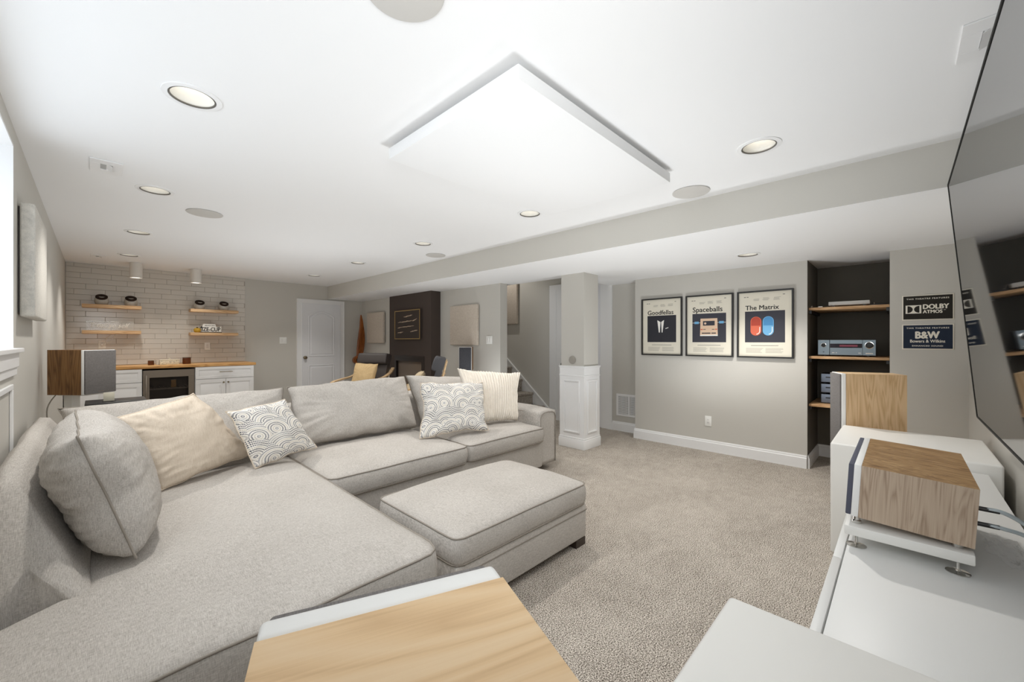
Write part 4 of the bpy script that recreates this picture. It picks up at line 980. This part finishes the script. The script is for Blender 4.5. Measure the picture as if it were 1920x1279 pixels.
def cushion(name, x0, x1, y0, y1, z0, z1, m, parent, crown=.05, r=.05, bulge=.012, warp=None, seed=0, welt=True, wrk=.006):
    """boxed cushion: rounded corners in plan, crowned top, bulging band, piping along the two seams"""
    W, D = (x1 - x0) / 2, (y1 - y0) / 2; cx, cy = (x0 + x1) / 2, (y0 + y1) / 2
    nx, ny, nz = max(12, int(W * 2 / .035)), max(12, int(D * 2 / .035)), 6
    bm = surf_box(nx, ny, nz)
    def plan(u, v, ext=0.0):
        x, y = u * (W + ext), v * (D + ext)
        ix, iy = max(-(W - r), min(W - r, x)), max(-(D - r), min(D - r, y)); dx, dy = x - ix, y - iy
        if dx and dy:
            l = math.hypot(dx, dy); mx = max(abs(dx), abs(dy)); dx, dy = dx * mx / l, dy * mx / l
        return ix + dx, iy + dy
    def fin(x, y, z):
        p = Vector((x + cx, y + cy, z)); 
        return warp(p) if warp else p
    for v in bm.verts:
        u, w, t = v.co
        side = max(abs(u), abs(w)) > .9999
        ext = bulge * (1 - t * t) if side else 0
        x, y = plan(u, w, ext)
        z = z0 + (z1 - z0) * (t + 1) / 2
        if t > .99:
            f = max(0, (1 - abs(u) ** 3.2)) * max(0, (1 - abs(w) ** 3.2)); z += crown * f ** .55
            q = (x + cx, y + cy, 0); z += (wrk * fbm(q, 4, seed) + wrk * .35 * fbm(q, 11, seed)) * (1 if not side else .5)
        elif side: 
            q = (x + cx, y + cy, z); x += wrk * .5 * fbm(q, 7, seed + 3); y += wrk * .5 * fbm(q, 7, seed + 9)
        v.co = fin(x, y, z)
    o = link_mesh(name, bm, m, parent, True)
    if welt:
        bmw = bmesh.new()
        for zz in (z1, z0 + .004):
            pts = []
            for s in range(4):
                for k in range(24):
                    t = -1 + 2 * k / 24
                    u, w = ((t, -1), (1, t), (-t, 1), (-1, -t))[s]; x, y = plan(u, w, .001)
                    q = (x + cx, y + cy, 0); dz = (wrk * .5 * fbm(q, 4, seed) if zz == z1 else 0); pts.append(fin(x, y, zz + dz))
            tube_bm(bmw, pts, .0042, 6, True)
        w = link_mesh('piping', bmw, M_WELT, o, True)
    return o
def pillow4(name, tl, tr, br, bl, T, m, parent=None, pinch=.05, n=44, ex=.42, wrk=.008, seed=0, seam=True, rib=0, seam_m=None, fold=.0, nu=None, boxy=1.0, corner=.10):
    """cushion from its four corners (front face seen from the right-handed side), T = thickness"""
    tl, tr, br, bl = map(Vector, (tl, tr, br, bl)); nrm = ((tr - bl).cross(tl - br)); nrm = ((tr - tl) + (br - bl)).cross((tl - bl) + (tr - br)).normalized()
    nu = nu or n; bm = bmesh.new(); uvl = bm.loops.layers.uv.new('UVMap'); F = {}; B = {}; UV = {}
    W = ((tr - tl).length + (br - bl).length) / 2
    def P(i, j):
        u, v = 2 * i / nu - 1, 2 * j / n - 1
        pu = u * (1 - pinch * (1 - v * v) * abs(u) ** 2); pv = v * (1 - pinch * (1 - u * u) * abs(v) ** 2)
        a, b = (pu + 1) / 2, (pv + 1) / 2
        base = (bl * (1 - a) + br * a) * (1 - b) + (tl * (1 - a) + tr * a) * b
        th = (max(0, 1 - abs(u) ** (2 * boxy)) * max(0, 1 - abs(v) ** (2 * boxy))) ** ex
        return base, th, u, v
    for i in range(nu + 1):
        for j in range(n + 1):
            base, th, u, v = P(i, j); edge = i in (0, nu) or j in (0, n)
            rim = max(abs(u), abs(v)); q = (base.x, base.y, base.z)
            # wrinkles: radiating folds near the corners and rim, softer swell inside
            ang = math.atan2(v, u); k = rim ** 3 * (1 - rim ** 12)
            wr = wrk * (1.6 * k * noise.noise(Vector((ang * 7, rim * 1.5, seed))) + .9 * fbm(q, 6, seed) * (th > 0) + .35 * fbm(q, 15, seed + 5) * th)
            if fold: wr += fold * (rim ** 2 * (1 - rim ** 10)) * (noise.noise(Vector((u * 2.2, v * 9, seed))) + .5 * noise.noise(Vector((u * 5, v * 17, seed))))
            rb = 0
            if rib: rb = .012 * abs(math.sin(PI * rib * (u + 1) / 2)) 
            if edge or rim > .8:
                pl_ = (base - (tl + tr + br + bl) / 4).normalized() * (wrk * 1.3 * ((rim - .8) / .2) * noise.noise(Vector((q[0] * 9, q[1] * 9, q[2] * 9 + seed))))
                base = base + pl_
            if edge:
                jit = nrm * wr * .8; pr = (base - (tl + tr + br + bl) / 4).normalized() * (rb * 1.2)
                v_ = bm.verts.new(base + jit + pr); F[i, j] = B[i, j] = v_
            else:
                F[i, j] = bm.verts.new(base + nrm * (T / 2 * th + wr + rb)); B[i, j] = bm.verts.new(base - nrm * (T / 2 * th + wr * .5))
            UV[i, j] = (i / nu * (W / .5), j / n)
    for i in range(nu):
        for j in range(n):
            ij = ((i, j), (i + 1, j), (i + 1, j + 1), (i, j + 1))
            for D_ in (F, B):
                idx = ij if D_ is F else ij[::-1]
                try: f = bm.faces.new([D_[q] for q in idx])
                except ValueError: continue
                for lp, q in zip(f.loops, idx): lp[uvl].uv = UV[q] if D_ is F else (UV[q][0] + 3, UV[q][1])
    me = bpy.data.meshes.new(name); bm.normal_update()
    loop = [F[i, 0].co.copy() for i in range(0, nu)] + [F[nu, j].co.copy() for j in range(0, n)] + [F[i, n].co.copy() for i in range(nu, 0, -1)] + [F[0, j].co.copy() for j in range(n, 0, -1)]
    o = link_mesh(name, bm, m, parent, True)
    if seam:
        tube_n = 'piping' if seam != 'edge' else 'edge_seam'
        tube(tube_n, loop, .0038, seam_m or m, o, 6, True)
    return o

# ------------------------------------------------------------------ the sectional sofa
sofa = thing('sectional_sofa', 'large greige L-shaped sectional sofa with chaise along the left wall', 'sofa', (0, 0, 0))
base = boxes('base_frame', [(XL + .02, 3.09, 2.57, 3.74, .07, .325), (XL + .02, .995, 1.39, 2.565, .07, .295)], M_SOFA, sofa, .012); autosmooth(base)
for x, y in ((-.22, 1.46), (.90, 1.46), (3.02, 2.68), (-.2, 3.66), (3.02, 3.66), (1.5, 2.66)): box('foot', (x - .045, x + .045, y - .045, y + .045, 0, .069), M_DARKFOOT, sofa)
def wl(p):   # the chaise cushion narrows where the sloped left back begins
    lim = XL + .025 + (-.035 - XL - .025) * max(0, min(1, (p.y - 1.84) / .16)) ** 1.0
    s = (.985 - p.x) / (.985 - (XL + .02)); s = max(0, min(1, s)); q = p.copy(); q.x = .985 - (.985 - lim) * s * 1.0 + (p.x - (.985 - (.985 - XL - .02) * s)); 
    r_ = max(0, 1 - abs(q.x - XL) / .5) * max(0, 1 - (q.y - 1.35) / .35); q.z -= .018 * r_
    return q
cushion('chaise_cushion', XL + .02, .985, 1.355, 3.30, .30, .465, M_SOFA, sofa, .050, .07, .012, wl, 1, wrk=.009)
cushion('seat_cushion', 1.0, 2.105, 2.525, 3.45, .33, .462, M_SOFA, sofa, .050, .05, .012, None, 2, wrk=.010)
cushion('seat_cushion', 2.118, 3.082, 2.53, 3.45, .33, .462, M_SOFA, sofa, .048, .05, .012, None, 3, wrk=.009)
# right arm: slim, gently sloping front corner, welt around the front panel
bm = surf_box(8, 30, 14)
for v in bm.verts:
    u, w_, t = v.co; x = 3.22 + u * .125; y = 3.175 + w_ * .57; z = .345 + t * .275
    top = max(0, t) ** 8; z -= .05 * top * max(0, -w_ - .45) ** 1.6 * 1.0; z += .012 * top * (1 - u * u)
    r = .03; 
    for _ in (0,):
        dx = max(0, abs(x - 3.22) - .095); dz = max(0, z - (.62 - r)); 
        if dx > 0 and dz > 0: l = math.hypot(dx, dz); k = max(dx, dz) / l; x = 3.22 + math.copysign(.095 + dx * k, u); z = .62 - r + dz * k
        dy = max(0, (2.605 + r) - y); dz = max(0, z - (.59 - .05 * 0 - r)) if False else 0
    y += .006 * fbm((x, y, z), 5, 2); x += .004 * fbm((x, y, z), 5, 7); v.co = (x, y, z)
o = link_mesh('arm', bm, M_SOFA, sofa, True)
pts = [(3.099, 2.600, .07)] + [(3.099, 2.600, .07 + .47 * k / 6) for k in range(1, 7)] + [(3.115, 2.601, .572), (3.15, 2.602, .590), (3.22, 2.603, .596), (3.29, 2.602, .590), (3.325, 2.601, .572)] + [(3.341, 2.600, .54 - .47 * k / 6) for k in range(0, 7)]
tube('piping', pts, .0036, M_WELT, o, 6)
tube('piping', [(3.100, 2.62 + k * .1, .592 if k > 1 else .57 + .011 * k) for k in range(11)], .0036, M_WELT, o, 6)
# rear back frame
bm = surf_box(60, 6, 10)
for v in bm.verts:
    u, w_, t = v.co; x = 1.53 + u * 1.81; y = 3.735 + w_ * .11; z = .43 + t * .34
    z += .02 * (1 - w_ * w_) * (t > .9); y += .01 * fbm((x, y, z), 4, 1); v.co = (x, y + (z - .5) * .06, z)
link_mesh('back_frame', bm, M_SOFA, sofa, True)
# sloped left back, profile in XZ lofted along Y, end cap leaning away from the chaise
prof = [(-.272, .07), (-.275, .45), (-.274, .76), (-.262, .835), (-.235, .862), (-.195, .855), (-.165, .81), (-.118, .72), (-.062, .60), (-.018, .50), (.012, .38), (.015, .07)]
# densify profile
pp = []
for a, b in zip(prof, prof[1:]):
    for k in range(3): t_ = k / 3; pp.append((a[0] + (b[0] - a[0]) * t_, a[1] + (b[1] - a[1]) * t_))
pp.append(prof[-1])
bm = bmesh.new(); rings = []; NY = 44
def backpt(x, z, s):
    ystart = 1.90 + .34 * max(0, (z - .45)) / .4 + .06 * max(0, -x - .05); y = ystart + (3.76 - ystart) * s
    drop = 1 - .05 * math.exp(-((s) / .10) ** 2); zz = .07 + (z - .07) * drop if z > .5 else z
    q = (x, y, z); return (x + .006 * fbm(q, 4, 4), y, zz + .010 * fbm(q, 3, 8) * (z > .6))
for j in range(NY + 1):
    s = j / NY; rings.append([bm.verts.new(backpt(x, z, s)) for x, z in pp])
for a, b in zip(rings, rings[1:]):
    for i in range(len(pp) - 1): bm.faces.new((a[i], a[i + 1], b[i + 1], b[i]))
for ring, sgn in ((rings[0], -1), (rings[-1], 1)):
    cx_ = sum(v.co.x for v in ring) / len(ring); cz_ = sum(v.co.z for v in ring) / len(ring); cy_ = sum(v.co.y for v in ring) / len(ring)
    mid = []
    for v in ring: mid.append(bm.verts.new((cx_ + (v.co.x - cx_) * .82, v.co.y + sgn * .035, cz_ + (v.co.z - cz_) * .93)))
    for i in range(len(ring)): bm.faces.new((ring[i], ring[(i + 1) % len(ring)], mid[(i + 1) % len(ring)], mid[i]))
    c = bm.verts.new((cx_, cy_ + sgn * .045, cz_))
    for i in range(len(ring)): bm.faces.new((mid[i], mid[(i + 1) % len(ring)], c))
link_mesh('left_back', bm, M_SOFA, sofa, True)
# loose back cushions
def bc(name, label, tl, tr, br, bl, T, **k):
    o = pillow4(name, tl, tr, br, bl, T, M_SOFA, None, seam=True, seam_m=M_WELT, **k); tag(o, label, 'cushion', 'loose back cushions of the sofa'); return o
bc('back_cushion', 'long back cushion in the sofa corner behind the cream pillow', (-.16, 3.50, .93), (1.00, 3.44, .955), (1.015, 3.27, .515), (.03, 3.27, .515), .22, pinch=.02, ex=.34, wrk=.014, seed=3, boxy=1.3)
bc('back_cushion', 'plump middle back cushion of the sofa, bare of pillows', (1.045, 3.47, .955), (2.065, 3.45, .975), (2.085, 3.25, .53), (1.06, 3.25, .53), .225, pinch=.02, ex=.34, wrk=.014, seed=11, boxy=1.3)
bc('back_cushion', 'right back cushion of the sofa half hidden by two pillows', (2.085, 3.46, .985), (3.05, 3.46, .905), (3.07, 3.25, .53), (2.13, 3.25, .53), .20, pinch=.06, ex=.34, wrk=.013, seed=17, boxy=1.3)
bc('back_cushion', 'big puffy cushion leaning on the left back, side seam facing the camera', (-.068, 2.78, 1.0), (-.045, 2.06, .985), (.10, 2.00, .535), (.11, 2.80, .545), .30, pinch=.05, ex=.36, wrk=.020, seed=23, boxy=1.25, fold=.018)
# throw pillows
def tp(label, m, *c, **k):
    o = pillow4('throw_pillow', *c, m, None, **k); tag(o, label, 'pillow', 'throw pillows on the sofa'); return o
tp('large cream velvet pillow in the sofa corner beside the big puffy cushion', M_CREAM, (.065, 2.86, .93), (.415, 3.12, 1.005), (.745, 3.20, .54), (.24, 2.84, .52), .20, wrk=.015, fold=.012, seed=31, pinch=.05, seam='edge')
tp('arc-printed pillow leaning beside the cream pillow, left one of the two prints', M_ARCS, (.555, 3.0, .885), (.925, 3.13, .905), (1.12, 3.07, .545), (.70, 2.93, .52), .16, seam_m=M_CREAM, wrk=.016, seed=41, pinch=.06, seam='edge')
tp('ivory ribbed pillow propped against the right arm of the sofa', M_KNIT, (2.49, 3.16, 1.04), (3.20, 2.97, .975), (2.97, 2.80, .525), (2.42, 2.92, .525), .15, wrk=.014, seed=51, pinch=.09, seam=False, rib=24, nu=208, n=60)
tp('arc-printed pillow in front of the ribbed pillow at the right end of the sofa', M_ARCS, (1.985, 3.06, .955), (2.60, 2.90, .925), (2.44, 2.66, .525), (1.86, 2.85, .52), .15, seam_m=M_CREAM, wrk=.022, seed=61, pinch=.07, seam='edge')

# ------------------------------------------------------------------ ottoman
ott = thing('ottoman', 'low rectangular greige ottoman in front of the sofa', 'ottoman', (1.69, 1.845, 0))
OX, OY = .532, .368
bm = bmesh.new(); bx(bm, -OX, OX, -OY, OY, .05, .265, bev=.012, seg=3); autosmooth(link_mesh('base', bm, M_SOFA, ott))
tube('piping', [(-OX, -OY - .001, .225), (OX, -OY - .001, .225), (OX + .001, -OY, .225), (OX + .001, OY, .225)], .003, M_WELT, ott, 6)
cushion('top_cushion', -OX - .004, OX + .004, -OY - .004, OY + .004, .268, .395, M_SOFA, ott, .050, .05, .012, None, 7, wrk=.008)
for sx in (-1, 1):
    for sy in (-1, 1): box('foot', (sx * (OX - .055) - .05, sx * (OX - .055) + .05, sy * (OY - .055) - .05, sy * (OY - .055) + .05, 0, .0495), M_DARKFOOT, ott)

# ------------------------------------------------------------------ bentwood lounge chairs
def strip(bm, pts, x0, x1, th):
    """bent laminate or pad: (y,z) centre line, width x0..x1, thickness th (may vary)"""
    P = [Vector((0, y, z)) for y, z in pts]; n = len(P); up, dn = [], []
    for i, p in enumerate(P):
        t = (P[min(i + 1, n - 1)] - P[max(i - 1, 0)]).normalized(); nn = Vector((0, -t.z, t.y)); h = (th(i / (n - 1)) if callable(th) else th) / 2
        up.append(p + nn * h); dn.append(p - nn * h)
    R_ = [[bm.verts.new((x, q.y, q.z)) for x, q in ((x0, u), (x1, u), (x1, d), (x0, d))] for u, d in zip(up, dn)]
    for a, b in zip(R_, R_[1:]):
        for k in range(4): bm.faces.new((a[k], a[(k + 1) % 4], b[(k + 1) % 4], b[k]))
    bm.faces.new(R_[0][::-1]); bm.faces.new(R_[-1])
def sp2(pts, k=8): return [(p.y, p.z) for p in smooth_path([(0, y, z) for y, z in pts], k)]
def lounge_chair(loc, rz, label, pad_m, fb=0.0):
    t = thing('lounge_chair', label, 'armchair', loc, rz, 'bentwood lounge chairs')
    for s in (-1, 1):
        bm = bmesh.new(); a, b = sorted((s * .29, s * .345))
        strip(bm, sp2([(.30, .02), (-.10, .016), (-.38, .03), (-.435, .10), (-.435, .34), (-.42, .57), (-.36, .645), (-.20, .675), (.10, .705), (.30, .77), (.40, .85)]), a, b, .022)
        autosmooth(link_mesh('arm_frame', bm, M_BIRCH, t), 50)
    for s in (-1, 1):
        bm = bmesh.new(); strip(bm, sp2([(-.40, .42), (-.20, .355), (.02, .30), (.16, .34), (.25 + fb, .55), (.325 + fb, .80), (.375 + fb, 1.0), (.392 + fb, 1.05)]), *sorted((s * .225, s * .275)), .018)
        autosmooth(link_mesh('seat_frame', bm, M_BIRCH, t), 50)
    boxes('cross_rail', [(-.29, .29, -.40, -.36, .385, .41), (-.29, .29, .36, .385, .74, .79), (-.29, .29, .24, .28, .012, .045)], M_BIRCH, t)
    path = [(-.42, .475), (-.20, .415), (.0, .365), (.11, .40), (.20, .56), (.28, .80), (.34, 1.0), (.365, 1.09)]
    bm = bmesh.new(); strip(bm, sp2(path), -.287, .287, lambda s: .085 * (1 - .25 * (abs(math.sin(s * PI * 5)) < .12)))
    bmesh.ops.bevel(bm, geom=[e for e in bm.edges if e.calc_face_angle(0) > .9], offset=.02, segments=3, affect='EDGES')
    autosmooth(link_mesh('seat_pad', bm, pad_m, t), 60)
    bm = surf_box(20, 8, 8)
    for v in bm.verts:
        u, w_, q = v.co; l = (abs(w_) ** 4 + abs(q) ** 4) ** .25 or 1; k = max(abs(w_), abs(q)) / l
        v.co = (u * .285, w_ * k * .058 * (1 - .12 * u ** 8), q * k * .098 * (1 - .06 * u ** 8))
    o = link_mesh('headrest', bm, pad_m, t, True); o.location = (0, .285, 1.01); o.rotation_euler = (math.radians(-18), 0, 0)
    return t
lounge_chair((3.12, 6.50, 0), -1.08, 'dark cushioned bentwood lounge chair facing left in front of the chimney', M_LEATHER)
lounge_chair((3.06, 4.80, 0), math.atan2(.59, -.81) + PI / 2, 'dark cushioned bentwood lounge chair seen from the side behind the sofa', M_LEATHER2, .03)
o = pillow4('throw_pillow', (3.059, 6.647, .95), (3.265, 6.259, .94), (3.133, 6.186, .54), (2.927, 6.574, .54), .14, M_TAN, None, wrk=.012, seed=71, seam='edge'); tag(o, 'tan cotton pillow standing on the lounge chair by the chimney', 'pillow')
o = pillow4('throw_pillow', (3.03, 4.58, .90), (3.27, 4.92, .89), (3.07, 5.07, .52), (2.83, 4.73, .52), .16, M_BEIGE, None, wrk=.014, seed=77, seam='edge'); tag(o, 'beige pillow on the lounge chair behind the sofa', 'pillow')

# ------------------------------------------------------------------ wooden propeller in the far corner
t = thing('wooden_propeller', 'tall varnished wooden propeller leaning upright in the far corner', 'propeller', mw=Matrix.Translation((3.74, 8.02, .93)) @ Matrix.Rotation(math.radians(-8), 4, 'Z') @ Matrix.Rotation(math.radians(2.5), 4, 'Y'))
def blade(sgn):
    bm = bmesh.new(); rings = []; n = 26
    for i in range(n + 1):
        s = i / n; z = sgn * (.02 + s * .91); wv = (.064 + .030 * math.sin(PI * min(1, s * 1.35)) ** 1.0) * (1 - s ** 6 * .75) * (1 - .25 * s); th = .05 * (1 - s) + .010; tw = math.radians(52 - 42 * s) * sgn
        cx_ = .03 * math.sin(PI * s) + .02
        ring = []
        for k in range(12):
            a = 2 * PI * k / 12; x, y = wv * math.cos(a), th / 2 * math.sin(a); ring.append(bm.verts.new((cx_ + x * math.cos(tw * .35) - y * math.sin(tw * .35), x * math.sin(tw * .35) + y * math.cos(tw * .35), z)))
        rings.append(ring)
    for a, b in zip(rings, rings[1:]):
        for k in range(12): bm.faces.new((a[k], a[(k + 1) % 12], b[(k + 1) % 12], b[k]))
    bm.faces.new(rings[0]); bm.faces.new(rings[-1]); return link_mesh('blade', bm, M_PROP, t, True)
blade(1); blade(-1)
lathe('hub', [(.034, -.06), (.034, .06), (.075, .06), (.085, .045), (.085, -.045), (.075, -.06), (.034, -.06)], M_PROP, t, 32, (-.02, -.01, 0), 'y', False)
lathe('hub_bore', [(.0335, .05), (.0335, -.045), (0, .05)][:2] + [(0, -.0449)], M_BLACK, t, 24, (-.02, -.01, 0), 'y', False)
